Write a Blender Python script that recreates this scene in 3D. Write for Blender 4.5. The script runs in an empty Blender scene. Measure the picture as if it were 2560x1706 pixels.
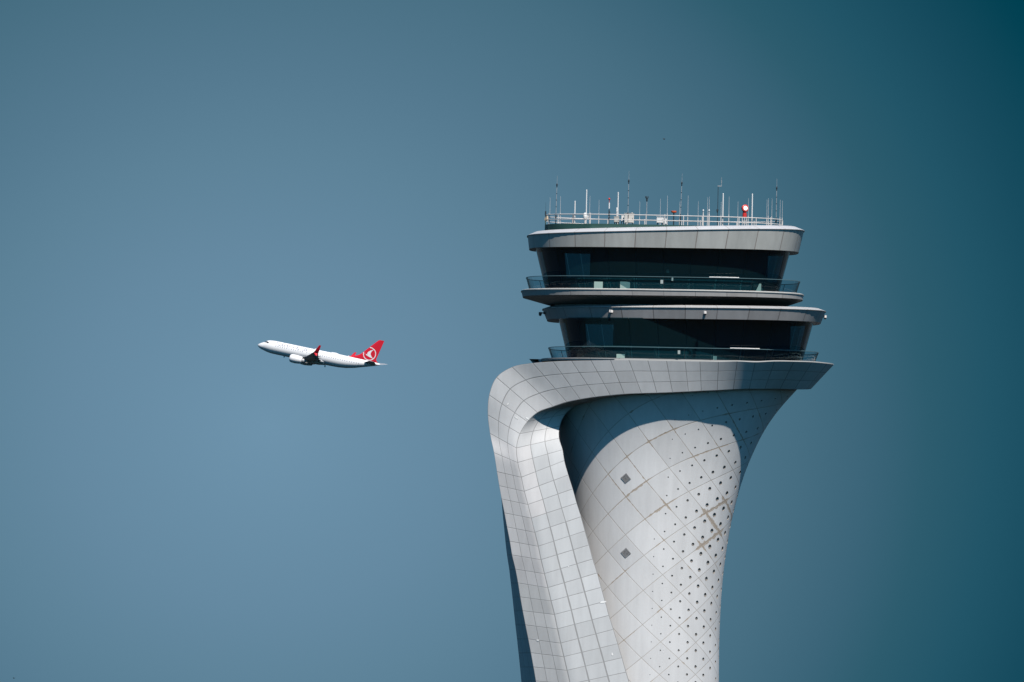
import bpy, bmesh, math, random
import numpy as np
from mathutils import Vector, Matrix

random.seed(7)
R = math.radians
scene = bpy.context.scene
COL = scene.collection

# ------------------------------------------------------------------ camera
CAM = Vector((0.0, -1000.0, 42.0))
TGT = Vector((0.0, 0.0, 71.5))
DIST = (TGT - CAM).length
K = 0.03 / DIST                       # tangent per photo pixel (2560 px wide)
ROLL = R(1.2)
fwd = (TGT - CAM).normalized()
r0 = fwd.cross(Vector((0, 0, 1))).normalized()
u0 = r0.cross(fwd)
rgt = r0 * math.cos(ROLL) + u0 * math.sin(ROLL)
upv = u0 * math.cos(ROLL) - r0 * math.sin(ROLL)


def W(px, py, Y):
    d = fwd + rgt * ((px - 1280) * K) - upv * ((py - 853) * K)
    return CAM + d * ((Y - CAM.y) / d.y)


cam_d = bpy.data.cameras.new("camera")
cam_d.sensor_width = 36.0
cam_d.lens = 36.0 / (2560 * K)
cam_d.clip_start = 1.0
cam_d.clip_end = 60000.0
cam = bpy.data.objects.new("camera", cam_d)
COL.objects.link(cam)
M = Matrix((rgt, upv, -fwd)).transposed().to_4x4()
M.translation = CAM
cam.matrix_world = M
scene.camera = cam

# ------------------------------------------------------------------ node helper
class NT:
    def __init__(s, tree):
        s.t = tree
        s.n = tree.nodes
        s.l = tree.links

    def node(s, typ, **kw):
        n = s.n.new(typ)
        for k, v in kw.items():
            setattr(n, k, v)
        return n

    def put(s, sock, v):
        if isinstance(v, bpy.types.NodeSocket):
            s.l.new(v, sock)
        elif v is not None:
            sock.default_value = v

    def math(s, op, a, b=None, c=None, clamp=False):
        n = s.node("ShaderNodeMath", operation=op, use_clamp=clamp)
        s.put(n.inputs[0], a)
        s.put(n.inputs[1], b)
        s.put(n.inputs[2], c)
        return n.outputs[0]

    def mix(s, f, a, b, mode="MIX"):
        n = s.node("ShaderNodeMix", data_type="RGBA", blend_type=mode)
        s.put(n.inputs[0], f)
        s.put(n.inputs[6], a)
        s.put(n.inputs[7], b)
        return n.outputs[2]

    def smooth(s, v, lo, hi):
        n = s.node("ShaderNodeMapRange", interpolation_type="SMOOTHSTEP")
        s.put(n.inputs[0], v)
        s.put(n.inputs[1], lo)
        s.put(n.inputs[2], hi)
        n.inputs[3].default_value = 0.0
        n.inputs[4].default_value = 1.0
        return n.outputs[0]

    def noise(s, vec, scale, detail=3.0, rough=0.5):
        n = s.node("ShaderNodeTexNoise")
        s.put(n.inputs["Vector"], vec)
        n.inputs["Scale"].default_value = scale
        n.inputs["Detail"].default_value = detail
        n.inputs["Roughness"].default_value = rough
        return n.outputs["Fac"]

    def xyz(s, x, y, z=0.0):
        n = s.node("ShaderNodeCombineXYZ")
        s.put(n.inputs[0], x)
        s.put(n.inputs[1], y)
        s.put(n.inputs[2], z)
        return n.outputs[0]

    def sep(s, v):
        n = s.node("ShaderNodeSeparateXYZ")
        s.put(n.inputs[0], v)
        return n.outputs


def c4(c):
    return (c[0], c[1], c[2], 1.0)


def new_mat(name):
    m = bpy.data.materials.new(name)
    m.use_nodes = True
    t = NT(m.node_tree)
    b = t.n["Principled BSDF"]
    return m, t, b


def mat_plain(name, col, rough=0.55, metal=0.0, var=0.10, scale=1.5):
    m, t, b = new_mat(name)
    tc = t.node("ShaderNodeTexCoord").outputs["Object"]
    n = t.noise(tc, scale, 4.0)
    f = t.math("MULTIPLY_ADD", n, 2 * var, 1.0 - var)
    g = t.node("ShaderNodeMix", data_type="RGBA", blend_type="MULTIPLY")
    g.inputs[0].default_value = 1.0
    g.inputs[6].default_value = c4(col)
    cc = t.node("ShaderNodeCombineColor")
    for i in range(3):
        t.l.new(f, cc.inputs[i])
    t.l.new(cc.outputs[0], g.inputs[7])
    t.l.new(g.outputs[2], b.inputs["Base Color"])
    b.inputs["Roughness"].default_value = rough
    b.inputs["Metallic"].default_value = metal
    return m


def mat_panels(name, base, seam, su, sv, w=0.035, tint=0.06, rough=0.5, streak=0.12,
               stain_col=None, use_tone=False, edge_noise=0.5):
    """Panelled cladding: joints at whole UV numbers, su/sv = panel size in metres."""
    m, t, b = new_mat(name)
    uv = t.node("ShaderNodeUVMap", uv_map="UVMap").outputs[0]
    o = t.sep(uv)
    tc = t.node("ShaderNodeTexCoord").outputs["Object"]

    def dist(v, size):
        f = t.math("FRACT", v)
        d = t.math("MINIMUM", f, t.math("SUBTRACT", 1.0, f))
        return t.math("MULTIPLY", d, size)
    du = dist(o[0], su)
    dv = dist(o[1], sv)
    wn = t.noise(tc, 1.1, 4.0, 0.6)
    wid = t.math("MULTIPLY", t.math("MULTIPLY_ADD", wn, 2 * edge_noise, 1.0 - edge_noise), w)
    if use_tone:
        sw = t.node("ShaderNodeAttribute", attribute_name="sw").outputs["Fac"]
        widv = t.math("MULTIPLY", wid, sw)
    else:
        widv = wid
    mu = t.math("SUBTRACT", 1.0, t.smooth(t.math("DIVIDE", du, wid), 0.6, 1.3))
    mv = t.math("SUBTRACT", 1.0, t.smooth(t.math("DIVIDE", dv, widv), 0.6, 1.3))
    mask = t.math("MAXIMUM", mu, mv)
    wh = t.node("ShaderNodeTexWhiteNoise", noise_dimensions="2D")
    t.l.new(t.xyz(t.math("FLOOR", o[0]), t.math("FLOOR", o[1])), wh.inputs["Vector"])
    tn = t.math("MULTIPLY_ADD", wh.outputs["Value"], 2 * tint, 1.0 - tint)
    sm = t.node("ShaderNodeMapping")
    sm.inputs["Scale"].default_value = (1.6, 1.6, 0.16)
    t.l.new(tc, sm.inputs["Vector"])
    st = t.noise(sm.outputs[0], 1.3, 5.0, 0.6)
    big = t.noise(tc, 0.35, 3.0)
    fine = t.noise(tc, 9.0, 3.0, 0.6)
    f1 = t.math("MULTIPLY_ADD", t.math("SUBTRACT", st, 0.5), 2 * streak, tn)
    f1 = t.math("MULTIPLY_ADD", t.math("SUBTRACT", big, 0.5), streak, f1)
    f1 = t.math("MULTIPLY_ADD", t.math("SUBTRACT", fine, 0.5), 0.10, f1)
    cc = t.node("ShaderNodeCombineColor")
    for i in range(3):
        t.l.new(f1, cc.inputs[i])
    col = t.mix(1.0, c4(base), cc.outputs[0], "MULTIPLY")
    if use_tone:
        at = t.node("ShaderNodeAttribute", attribute_name="tone")
        col = t.mix(1.0, col, at.outputs["Color"], "MULTIPLY")
    col = t.mix(t.math("MULTIPLY", mask, 0.85), col, c4(seam))
    if stain_col is not None:
        # brown mortar that has spread out of some joints, wear with a shape of its own
        sa = t.node("ShaderNodeUVMap", uv_map="wear").outputs[0]
        so = t.sep(sa)
        d = t.math("MINIMUM", du, dv)
        ed = t.noise(tc, 3.0, 5.0, 0.65)
        thr = t.math("MULTIPLY", so[0], t.math("MULTIPLY_ADD", ed, 0.7, -0.22))
        k1 = t.math("LESS_THAN", d, thr)
        pn = t.smooth(t.noise(tc, 0.55, 2.0), 0.62, 0.72)
        thr2 = t.math("MULTIPLY", pn, t.math("MULTIPLY_ADD", ed, 0.26, -0.075))
        k2 = t.math("LESS_THAN", d, thr2)
        col = t.mix(t.math("MULTIPLY", t.math("MAXIMUM", k1, k2), 0.8), col, c4(stain_col))
        # thin rust-brown line in the joints
    t.l.new(col, b.inputs["Base Color"])
    b.inputs["Roughness"].default_value = rough
    bp = t.node("ShaderNodeBump")
    bp.inputs["Strength"].default_value = 0.35
    bp.inputs["Distance"].default_value = 0.03
    t.l.new(t.math("SUBTRACT", 1.0, mask), bp.inputs["Height"])
    t.l.new(bp.outputs[0], b.inputs["Normal"])
    return m


def mat_glass(name, tint, refl_rough=0.03, base_refl=0.9, ior=1.5, film=0.0):
    m = bpy.data.materials.new(name)
    m.use_nodes = True
    t = NT(m.node_tree)
    t.n.remove(t.n["Principled BSDF"])
    out = t.n["Material Output"]
    tr = t.node("ShaderNodeBsdfTransparent")
    tr.inputs[0].default_value = c4(tint)
    gl = t.node("ShaderNodeBsdfGlossy")
    gl.inputs["Roughness"].default_value = refl_rough
    gl.inputs[0].default_value = (base_refl * 0.95, base_refl, base_refl, 1)
    fr = t.node("ShaderNodeFresnel")
    bf = t.node("ShaderNodeNewGeometry").outputs["Backfacing"]
    t.l.new(t.math("MULTIPLY_ADD", bf, 1.0 / ior - ior, ior), fr.inputs[0])
    mx = t.node("ShaderNodeMixShader")
    t.l.new(fr.outputs[0], mx.inputs[0])
    t.l.new(tr.outputs[0], mx.inputs[1])
    t.l.new(gl.outputs[0], mx.inputs[2])
    last = mx.outputs[0]
    if film > 0:                       # teal diffuse layer mixed in to brighten the dark panes
        df = t.node("ShaderNodeBsdfDiffuse")
        df.inputs[0].default_value = (0.12, 0.55, 0.70, 1)
        mf = t.node("ShaderNodeMixShader")
        mf.inputs[0].default_value = film
        t.l.new(last, mf.inputs[1])
        t.l.new(df.outputs[0], mf.inputs[2])
        last = mf.outputs[0]
    t.l.new(last, out.inputs[0])
    return m


MT = {}
MT["shaft"] = mat_panels("white_stone_panels", (0.64, 0.642, 0.646), (0.42, 0.39, 0.355), 2.25, 2.25, w=0.028,
                         tint=0.06, rough=0.55, streak=0.14, stain_col=(0.36, 0.29, 0.22))
MT["band"] = mat_panels("pale_cladding", (0.61, 0.612, 0.615), (0.25, 0.25, 0.25), 1.1, 0.9, w=0.023, tint=0.035,
                        rough=0.65, streak=0.13, use_tone=True)
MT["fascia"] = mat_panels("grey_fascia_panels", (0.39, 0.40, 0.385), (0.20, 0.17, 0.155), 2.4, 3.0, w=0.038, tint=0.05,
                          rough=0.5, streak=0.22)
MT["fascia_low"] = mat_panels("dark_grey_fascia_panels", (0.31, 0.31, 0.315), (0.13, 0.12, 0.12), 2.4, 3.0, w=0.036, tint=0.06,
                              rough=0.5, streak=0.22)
MT["coping"] = mat_panels("white_coping", (0.52, 0.525, 0.54), (0.34, 0.33, 0.31), 2.4, 3.0, w=0.03, tint=0.03,
                          rough=0.45, streak=0.08)
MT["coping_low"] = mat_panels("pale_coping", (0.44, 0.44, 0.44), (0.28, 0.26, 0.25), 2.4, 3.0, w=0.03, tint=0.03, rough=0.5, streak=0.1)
MT["membrane"] = mat_plain("dark_roof_membrane", (0.09, 0.10, 0.105), 0.8)
MT["kerb"] = mat_plain("pale_kerb", (0.50, 0.50, 0.48), 0.5)
MT["deck"] = mat_panels("deck_concrete", (0.33, 0.325, 0.32), (0.2, 0.2, 0.2), 2.4, 3.0, w=0.03, tint=0.06,
                        rough=0.6, streak=0.2)
MT["roof"] = mat_plain("green_roof_paint", (0.02, 0.075, 0.065), 0.7, var=0.35, scale=0.8)
MT["white"] = mat_plain("white_paint", (0.80, 0.80, 0.79), 0.4)
MT["rail"] = mat_plain("weathered_white_paint", (0.74, 0.70, 0.67), 0.5, var=0.25, scale=2.5)
MT["rust"] = mat_plain("rusty_steel", (0.30, 0.20, 0.15), 0.7, var=0.3, scale=3)
MT["dark"] = mat_plain("dark_metal", (0.03, 0.04, 0.05), 0.5)
MT["grey"] = mat_plain("grey_steel", (0.34, 0.36, 0.38), 0.45)
MT["whip"] = mat_plain("pale_fibreglass", (0.56, 0.57, 0.58), 0.5)
MT["red"] = mat_plain("red_paint", (0.62, 0.035, 0.028), 0.4, var=0.05)
MT["orange"] = mat_plain("orange_plastic", (0.75, 0.13, 0.05), 0.4)
MT["beige"] = mat_plain("beige_cabinet", (0.66, 0.63, 0.58), 0.5)
MT["green"] = mat_plain("green_yellow_paint", (0.30, 0.30, 0.12), 0.6)
MT["tan"] = mat_plain("tan_canvas", (0.60, 0.47, 0.33), 0.8)
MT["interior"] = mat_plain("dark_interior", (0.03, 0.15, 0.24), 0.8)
MT["console"] = mat_plain("console_laminate", (0.22, 0.46, 0.46), 0.6)
MT["cabinet_in"] = mat_plain("pale_cabinet", (0.62, 0.66, 0.62), 0.6)
MT["deck_box"] = mat_plain("pale_green_box", (0.30, 0.42, 0.38), 0.6)
MT["fitting"] = mat_plain("dull_white_fitting", (0.36, 0.42, 0.41), 0.6)
MT["hole"] = mat_plain("porthole_liner", (0.30, 0.28, 0.26), 0.8)
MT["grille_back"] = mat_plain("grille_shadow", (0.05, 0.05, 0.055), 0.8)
MT["grille"] = mat_plain("grey_grille", (0.27, 0.27, 0.275), 0.6, var=0.6, scale=9)
MT["glass"] = mat_glass("tinted_glass", (0.10, 0.235, 0.275), ior=1.35, film=0.02)
MT["bal"] = mat_glass("balustrade_glass", (0.55, 0.70, 0.74), ior=1.35, base_refl=0.45)
MT["plane"] = mat_plain("aircraft_white", (0.86, 0.86, 0.87), 0.3, var=0.02)
MT["wing"] = mat_plain("aircraft_grey", (0.36, 0.38, 0.41), 0.35, var=0.04)
MT["pred"] = mat_plain("aircraft_red", (0.66, 0.012, 0.03), 0.35, var=0.03)
MT["pnavy"] = mat_plain("lettering_navy", (0.03, 0.05, 0.14), 0.5)
MT["pwindow"] = mat_plain("cabin_glass", (0.34, 0.36, 0.40), 0.3)
MT["pglass"] = mat_plain("cockpit_glass", (0.012, 0.014, 0.018), 0.15)
MT["bird"] = mat_plain("dark_feathers", (0.025, 0.025, 0.028), 0.8)


# ------------------------------------------------------------------ mesh helper
class GB:
    def __init__(s):
        s.v, s.f, s.uv, s.mi, s.sm, s.tone, s.sw, s.wear = [], [], [], [], [], [], [], []

    def face(s, idx, uvs=None, mat=0, smooth=False, tone=(1, 1, 1), sw=1.0, wear=None):
        s.f.append(tuple(idx))
        s.uv.extend(uvs if uvs is not None else [(0.5, 0.5)] * len(idx))
        s.wear.extend(wear if wear is not None else [(0.0, 0.0)] * len(idx))
        s.mi.append(mat)
        s.sm.append(smooth)
        s.tone.append(tone)
        s.sw.append(sw)

    def grid(s, P, U=None, V=None, wrap=False, mat=0, smooth=True, tone=None, sw=None, wear=None):
        """P[i][j]; U[i][j], V[i][j] (one more column when wrapped); tone(i,j)/sw(i,j) callables per face."""
        b = len(s.v)
        ni, nj = len(P), len(P[0])
        for row in P:
            s.v.extend([tuple(p) for p in row])
        for i in range(ni - 1):
            for j in range(nj if wrap else nj - 1):
                j2 = (j + 1) % nj
                a = [b + i * nj + j, b + i * nj + j2, b + (i + 1) * nj + j2, b + (i + 1) * nj + j]
                uv = None
                wr = None
                if U is not None:
                    uv = [(U[i][j], V[i][j]), (U[i][j + 1], V[i][j + 1]), (U[i + 1][j + 1], V[i + 1][j + 1]), (U[i + 1][j], V[i + 1][j])]
                if wear is not None:
                    wr = [(wear[i][j], 0), (wear[i][j + 1], 0), (wear[i + 1][j + 1], 0), (wear[i + 1][j], 0)]
                s.face(a, uv, mat, smooth, tone(i, j) if tone else (1, 1, 1), sw(i, j) if sw else 1.0, wr)

    def poly(s, pts, mat=0, smooth=False):
        b = len(s.v)
        s.v.extend([tuple(p) for p in pts])
        s.face(range(b, b + len(pts)), None, mat, smooth)

    def fan(s, pts, c, mat=0):
        b = len(s.v)
        s.v.extend([tuple(p) for p in pts])
        s.v.append(tuple(c))
        n = len(pts)
        for i in range(n):
            s.face((b + i, b + (i + 1) % n, b + n), None, mat, False)

    def tube(s, p0, p1, ra, rb=None, n=8, mat=0, caps=True):
        p0, p1 = Vector(p0), Vector(p1)
        rb = ra if rb is None else rb
        d = (p1 - p0).normalized()
        x = d.orthogonal().normalized()
        y = d.cross(x)
        b = len(s.v)
        for p, r in ((p0, ra), (p1, rb)):
            for k in range(n):
                a = 2 * math.pi * k / n
                s.v.append(tuple(p + x * (math.cos(a) * r) + y * (math.sin(a) * r)))
        for k in range(n):
            k2 = (k + 1) % n
            s.face((b + k, b + k2, b + n + k2, b + n + k), None, mat, True)
        if caps:
            s.face([b + k for k in range(n)][::-1], None, mat)
            s.face([b + n + k for k in range(n)], None, mat)

    def box(s, c, h, mat=0, rz=0.0, axes=None):
        c = Vector(c)
        if axes is None:
            axes = (Vector((math.cos(rz), math.sin(rz), 0)), Vector((-math.sin(rz), math.cos(rz), 0)), Vector((0, 0, 1)))
        b = len(s.v)
        for sx in (-1, 1):
            for sy in (-1, 1):
                for sz in (-1, 1):
                    s.v.append(tuple(c + axes[0] * (sx * h[0]) + axes[1] * (sy * h[1]) + axes[2] * (sz * h[2])))
        for q in ((0, 1, 3, 2), (4, 6, 7, 5), (0, 4, 5, 1), (2, 3, 7, 6), (0, 2, 6, 4), (1, 5, 7, 3)):
            s.face([b + k for k in q], None, mat)

    def ball(s, c, r, n=12, m=8, mat=0, sc=(1, 1, 1)):
        c = Vector(c)
        P = []
        for i in range(m + 1):
            a = math.pi * i / m - math.pi / 2
            P.append([c + Vector((math.cos(a) * math.cos(2 * math.pi * j / n) * r * sc[0],
                                  math.cos(a) * math.sin(2 * math.pi * j / n) * r * sc[1],
                                  math.sin(a) * r * sc[2])) for j in range(n)])
        s.grid(P, wrap=True, mat=mat)

    def build(s, name, mats, parent=None, origin=(0, 0, 0), attrs=False, wear=False, label=None):
        me = bpy.data.meshes.new(name)
        o3 = Vector(origin)
        me.from_pydata([tuple(Vector(v) - o3) for v in s.v], [], s.f)
        if not isinstance(mats, (list, tuple)):
            mats = [mats]
        for m in mats:
            me.materials.append(m)
        me.polygons.foreach_set("material_index", s.mi)
        me.polygons.foreach_set("use_smooth", s.sm)
        uvl = me.uv_layers.new(name="UVMap")
        uvl.data.foreach_set("uv", np.array(s.uv, dtype=np.float32).ravel())
        if wear:
            wl = me.uv_layers.new(name="wear")
            wl.data.foreach_set("uv", np.array(s.wear, dtype=np.float32).ravel())
        if attrs:
            a = me.attributes.new("tone", "FLOAT_COLOR", "CORNER")
            vals = []
            for k, p in enumerate(s.f):
                for _ in p:
                    vals.extend((*s.tone[k], 1.0))
            a.data.foreach_set("color", vals)
            a2 = me.attributes.new("sw", "FLOAT", "FACE")
            a2.data.foreach_set("value", s.sw)
        bm = bmesh.new()
        bm.from_mesh(me)
        bmesh.ops.remove_doubles(bm, verts=bm.verts, dist=1e-5)
        bmesh.ops.recalc_face_normals(bm, faces=bm.faces)
        bm.to_mesh(me)
        bm.free()
        me.set_sharp_from_angle(angle=R(38))
        ob = bpy.data.objects.new(name, me)
        COL.objects.link(ob)
        if parent is not None:
            ob.parent = parent
        else:
            ob.location = o3
        if label:
            ob["label"] = label
        return ob


def tag(o, label=None, cat=None, group=None, kind=None):
    if label:
        o["label"] = label
    if cat:
        o["category"] = cat
    if group:
        o["group"] = group
    if kind:
        o["kind"] = kind
    return o


def thing(name, loc, label, cat, group=None):
    o = bpy.data.objects.new(name, None)
    o.empty_display_size = 0.3
    COL.objects.link(o)
    o.location = loc
    return tag(o, label, cat, group)


def dup(root):
    r = root.copy()
    COL.objects.link(r)
    for ch in list(root.children):
        c = ch.copy()
        COL.objects.link(c)
        c.parent = r
        for g in ch.children:
            d = g.copy()
            COL.objects.link(d)
            d.parent = c
    return r


# ------------------------------------------------------------------ ground
g = GB()
NG = 40
rad = [0, 60, 200, 800, 3000, 12000, 45000]
P = []
for rr in rad:
    P.append([(rr * math.cos(2 * math.pi * k / NG), rr * math.sin(2 * math.pi * k / NG), 0) for k in range(NG)])
g.grid(P, wrap=True, smooth=False)
m, t, b = new_mat("airfield_grass_and_asphalt")
tc = t.node("ShaderNodeTexCoord").outputs["Object"]
n1 = t.noise(tc, 0.006, 5.0)
n2 = t.noise(tc, 0.4, 4.0)
cg = t.mix(n2, (0.014, 0.022, 0.018, 1), (0.028, 0.036, 0.026, 1))
ca = t.mix(n2, (0.016, 0.024, 0.032, 1), (0.026, 0.036, 0.046, 1))
t.l.new(t.mix(t.smooth(n1, 0.46, 0.52), cg, ca), b.inputs["Base Color"])
b.inputs["Roughness"].default_value = 0.9
gnd = g.build("ground", m)
tag(gnd, "flat airfield ground of grass and asphalt below the tower", None, None, "structure")

# ------------------------------------------------------------------ tower rings
SUB = 4


def sup_pts(cx, a, b, n, N):
    """N points, equal arc steps round a superellipse, starting at its front and going to +x."""
    M_ = 2400
    ph = np.linspace(-math.pi / 2, 1.5 * math.pi, M_ + 1)
    c, s_ = np.cos(ph), np.sin(ph)
    x = a * np.sign(c) * np.abs(c) ** (2 / n)
    y = b * np.sign(s_) * np.abs(s_) ** (2 / n)
    d = np.concatenate([[0], np.cumsum(np.hypot(np.diff(x), np.diff(y)))])
    q = np.linspace(0, d[-1], N + 1)[:-1]
    return cx + np.interp(q, d, x), np.interp(q, d, y), d[-1]


def zfit(pts, cx, a, b, n):
    xs, zs = [], []
    for px, py in pts:
        Y = -b
        for _ in range(4):
            p = W(px, py, Y)
            tq = min(1.0, abs(p.x - cx) / a)
            Y = -b * (1 - tq ** n) ** (1 / n)
        xs.append(p.x)
        zs.append(p.z)
    A = np.vstack([np.ones(len(xs)), np.array(xs) - cx]).T
    return np.linalg.lstsq(A, np.array(zs), rcond=None)[0]


class Ring:
    def __init__(s, L, Rr, pts, b, n=3.0):
        yl = min(pts, key=lambda q: q[0])[1]
        yr = max(pts, key=lambda q: q[0])[1]
        xl, xr = W(L, yl, 0).x, W(Rr, yr, 0).x
        s.cx, s.a, s.b, s.n = (xl + xr) / 2, (xr - xl) / 2, b, n
        s.z = zfit(pts, s.cx, s.a, b, n)
        s.sh = 0.0

    def off(s, da=0.0, dz=0.0, db=None):
        r = Ring.__new__(Ring)
        r.cx, r.a, r.b, r.n = s.cx, s.a + da, s.b + (da if db is None else db), s.n
        r.z = np.array([s.z[0] + dz, s.z[1]])
        r.sh = s.sh
        return r

    def pts(s, N):
        x, y, L = sup_pts(s.cx, s.a, s.b, s.n, N)
        s.len = L
        return [Vector((x[k], y[k] - s.sh * (x[k] - s.cx), s.z[0] + s.z[1] * (x[k] - s.cx))) for k in range(N)]

    def ctr(s):
        return Vector((s.cx, 0, s.z[0]))


NP = 27
NN = NP * SUB


def loft(g, rings, mat=0, cap0=False, cap1=False, smooth=True, tone=None):
    P = [r.pts(NN) for r in rings]
    U = [[j / SUB for j in range(NN + 1)] for _ in rings]
    V = [[0.5] * (NN + 1) for _ in rings]
    g.grid(P, U, V, wrap=True, mat=mat, smooth=smooth)
    if cap0:
        g.fan(P[0], rings[0].ctr(), mat)
    if cap1:
        g.fan(P[-1], rings[-1].ctr(), mat)
    return P


BASE = Vector((10.5, 0, 0))
tower = thing("control_tower", BASE, "tall white tulip-shaped control tower with two dark glass cabin levels", "control tower")


def tpart(g, name, mats, parent=tower, **kw):
    return g.build(name, mats, parent, origin=BASE, **kw)


# roof fascia and coping
F1 = Ring(1319.6, 2008, [(1320, 590), (1412, 584), (1524, 579.5), (1599, 576), (1674, 575), (1753, 574), (1847, 574), (1922, 575), (1978, 577.6), (2008, 580)], 7.9, 3.2)
F0 = Ring(1323, 1995.5, [(1323, 622), (1360, 618.5), (1504, 617.6), (1700, 619.5), (1812, 623), (1924, 627), (1995, 631.6)], 7.7, 3.2)
F1.sh = F0.sh = 0.10
WT = Ring(1339, 1974, [(1339, 622), (1660, 619), (1974, 631)], 7.15, 3.2)
WB = Ring(1364, 1945, [(1364, 725), (1655, 722), (1945, 734)], 6.6, 3.2)
D1 = Ring(1304, 2007, [(1304, 731), (1448, 723), (1587, 724), (1720, 727), (2007, 739)], 8.3, 3.0)
D1.z[1] *= 0.5
WT.sh = WB.sh = D1.sh = 0.08
WB.z = np.array([D1.z[0] + 0.04, D1.z[1]])
g = GB()
loft(g, [WT.off(-0.5, 0.02), F0, F1, F1.off(-0.5, 0.0)])
tpart(g, "roof_fascia", MT["fascia"])
C1 = Ring(1337, 1989, [(1337, 581), (1364, 577.6), (1412, 573), (1524, 569), (1599, 566.5), (1674, 564.5), (1753, 564.5), (1903, 565.5), (1955, 566.5), (1987, 569)], 7.45, 3.2)
C1.sh = 0.10
g = GB()
loft(g, [F1.off(-0.3, 0.012), F1.off(0.07, 0.012), F1.off(0.07, 0.05), C1, C1.off(-0.35, 0.0), C1.off(-0.45, -0.25)])
tpart(g, "roof_coping", MT["coping"])
# roof platform with the green membrane
ROOF = Ring(1362, 1957, [(1362, 566), (1660, 562), (1957, 573)], 5.6, 2.8)
ROOF.z[1] *= 0.0
g = GB()
loft(g, [C1.off(-0.4, -0.25), ROOF.off(0.15, -0.62), ROOF.off(0.0, -0.42), ROOF.off(0.0, 0.0)], cap1=True)
tpart(g, "roof_platform", MT["roof"])
ZR = ROOF.z[0]

# upper windows: one pane each
def panes(ra, rb, name, mat, parent=tower, gap=0.006):
    A, B = ra.pts(NN), rb.pts(NN)
    for k in range(NP):
        g = GB()
        ids = [(k * SUB + q) % NN for q in range(SUB + 1)]
        ra_, rb_ = [A[i].copy() for i in ids], [B[i].copy() for i in ids]
        for row in (ra_, rb_):
            row[0] = row[0].lerp(row[1], gap * SUB)
            row[-1] = row[-1].lerp(row[-2], gap * SUB)
        g.grid([ra_, rb_])
        po = tpart(g, name, mat, parent)
        pc = po.data.polygons[0]
        if pc.normal.dot(Vector((pc.center.x + BASE.x - ra.cx, pc.center.y, 0))) < 0:
            po.data.flip_normals()


panes(WT, WB, "window", MT["glass"])


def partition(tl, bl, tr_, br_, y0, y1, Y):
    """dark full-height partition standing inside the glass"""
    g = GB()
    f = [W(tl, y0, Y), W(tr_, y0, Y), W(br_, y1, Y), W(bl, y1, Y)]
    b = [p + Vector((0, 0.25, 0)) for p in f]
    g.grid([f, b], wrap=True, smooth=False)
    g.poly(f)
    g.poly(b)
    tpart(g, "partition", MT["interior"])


def interior(rt, rb, coreL, coreR, zfl, zce, cabs, py_c):
    g = GB()
    cb = Ring(coreL, coreR, [(coreL, py_c), (1660, py_c - 4), (coreR, py_c + 8)], rb.b * 0.55, 3)
    c0 = cb.off(0, 0)
    c0.z = np.array([zfl, 0.0])
    c1 = cb.off(0, 0)
    c1.z = np.array([zce, 0.0])
    loft(g, [c0, c1])
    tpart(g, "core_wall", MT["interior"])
    g = GB()
    d0 = rb.off(-0.22, 0)
    d0.z = np.array([zfl, 0.0])
    d1 = d0.off(0.0, 0.74)
    d2 = d0.off(0.12, 0.76)
    d3 = d0.off(0.12, 0.86)
    d4 = d0.off(-0.9, 0.95)
    loft(g, [d0, d1, d2, d3, d4, cb.off(0.3, 0)][:5])
    tpart(g, "console_desk", MT["console"])
    for (x0, x1, y0, y1, Y) in cabs:
        g = GB()
        p0, p1 = W(x0, y1, Y), W(x1, y0, Y)
        g.box(((p0.x + p1.x) / 2, Y, (p0.z + p1.z) / 2), ((p1.x - p0.x) / 2, 0.2, (p1.z - p0.z) / 2))
        tpart(g, "deck_box", MT["deck_box"])


# upper deck slab
D0 = Ring(1307, 2006, [(1307, 743), (1448, 736.5), (1720, 741), (2006, 751)], 8.25, 3.0)
D0.sh = 0.08
DI = Ring(1375, 1951.5, [(1375, 763.5), (1951, 769), (1663, 762)], 5.9, 3.0)
g = GB()
loft(g, [DI, D0, D1.off(0, -0.02)])
tpart(g, "deck_slab", MT["deck"])
g = GB()
loft(g, [D1.off(-0.2, -0.015), D1.off(0.05, -0.015), D1.off(0.05, 0.05), D1.off(-0.05, 0.09), D1.off(-0.2, 0.085)])
tpart(g, "deck_kerb", MT["kerb"])
g = GB()
loft(g, [D1.off(-0.2, 0.08), D1.off(-0.22, 0.03), WB.off(-0.6, -0.06)], cap1=True)
tpart(g, "deck_floor", MT["membrane"])
ZF = WB.z[0] + 0.0
# ceiling
g = GB()
loft(g, [WT.off(-0.5, 0.05), WT.off(-0.6, 0.05)], cap1=True)
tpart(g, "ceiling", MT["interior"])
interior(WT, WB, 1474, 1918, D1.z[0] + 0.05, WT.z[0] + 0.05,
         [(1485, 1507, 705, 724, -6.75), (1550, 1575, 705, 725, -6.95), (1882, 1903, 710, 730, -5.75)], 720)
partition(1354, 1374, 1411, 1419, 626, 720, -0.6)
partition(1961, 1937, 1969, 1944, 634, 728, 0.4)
# balustrade
BT = Ring(1315.5, 1999, [(1315.5, 694), (1327, 692), (1500, 690), (1720, 693), (1850, 697), (1999, 705.5)], 7.65, 3.0)
BB = Ring(1324, 1989, [(1324, 729), (1655, 723), (1989, 736)], 7.4, 3.0)
BB.sh = BT.sh = 0.08
BB.z = D1.z + np.array([0.06, 0.0])


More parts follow.
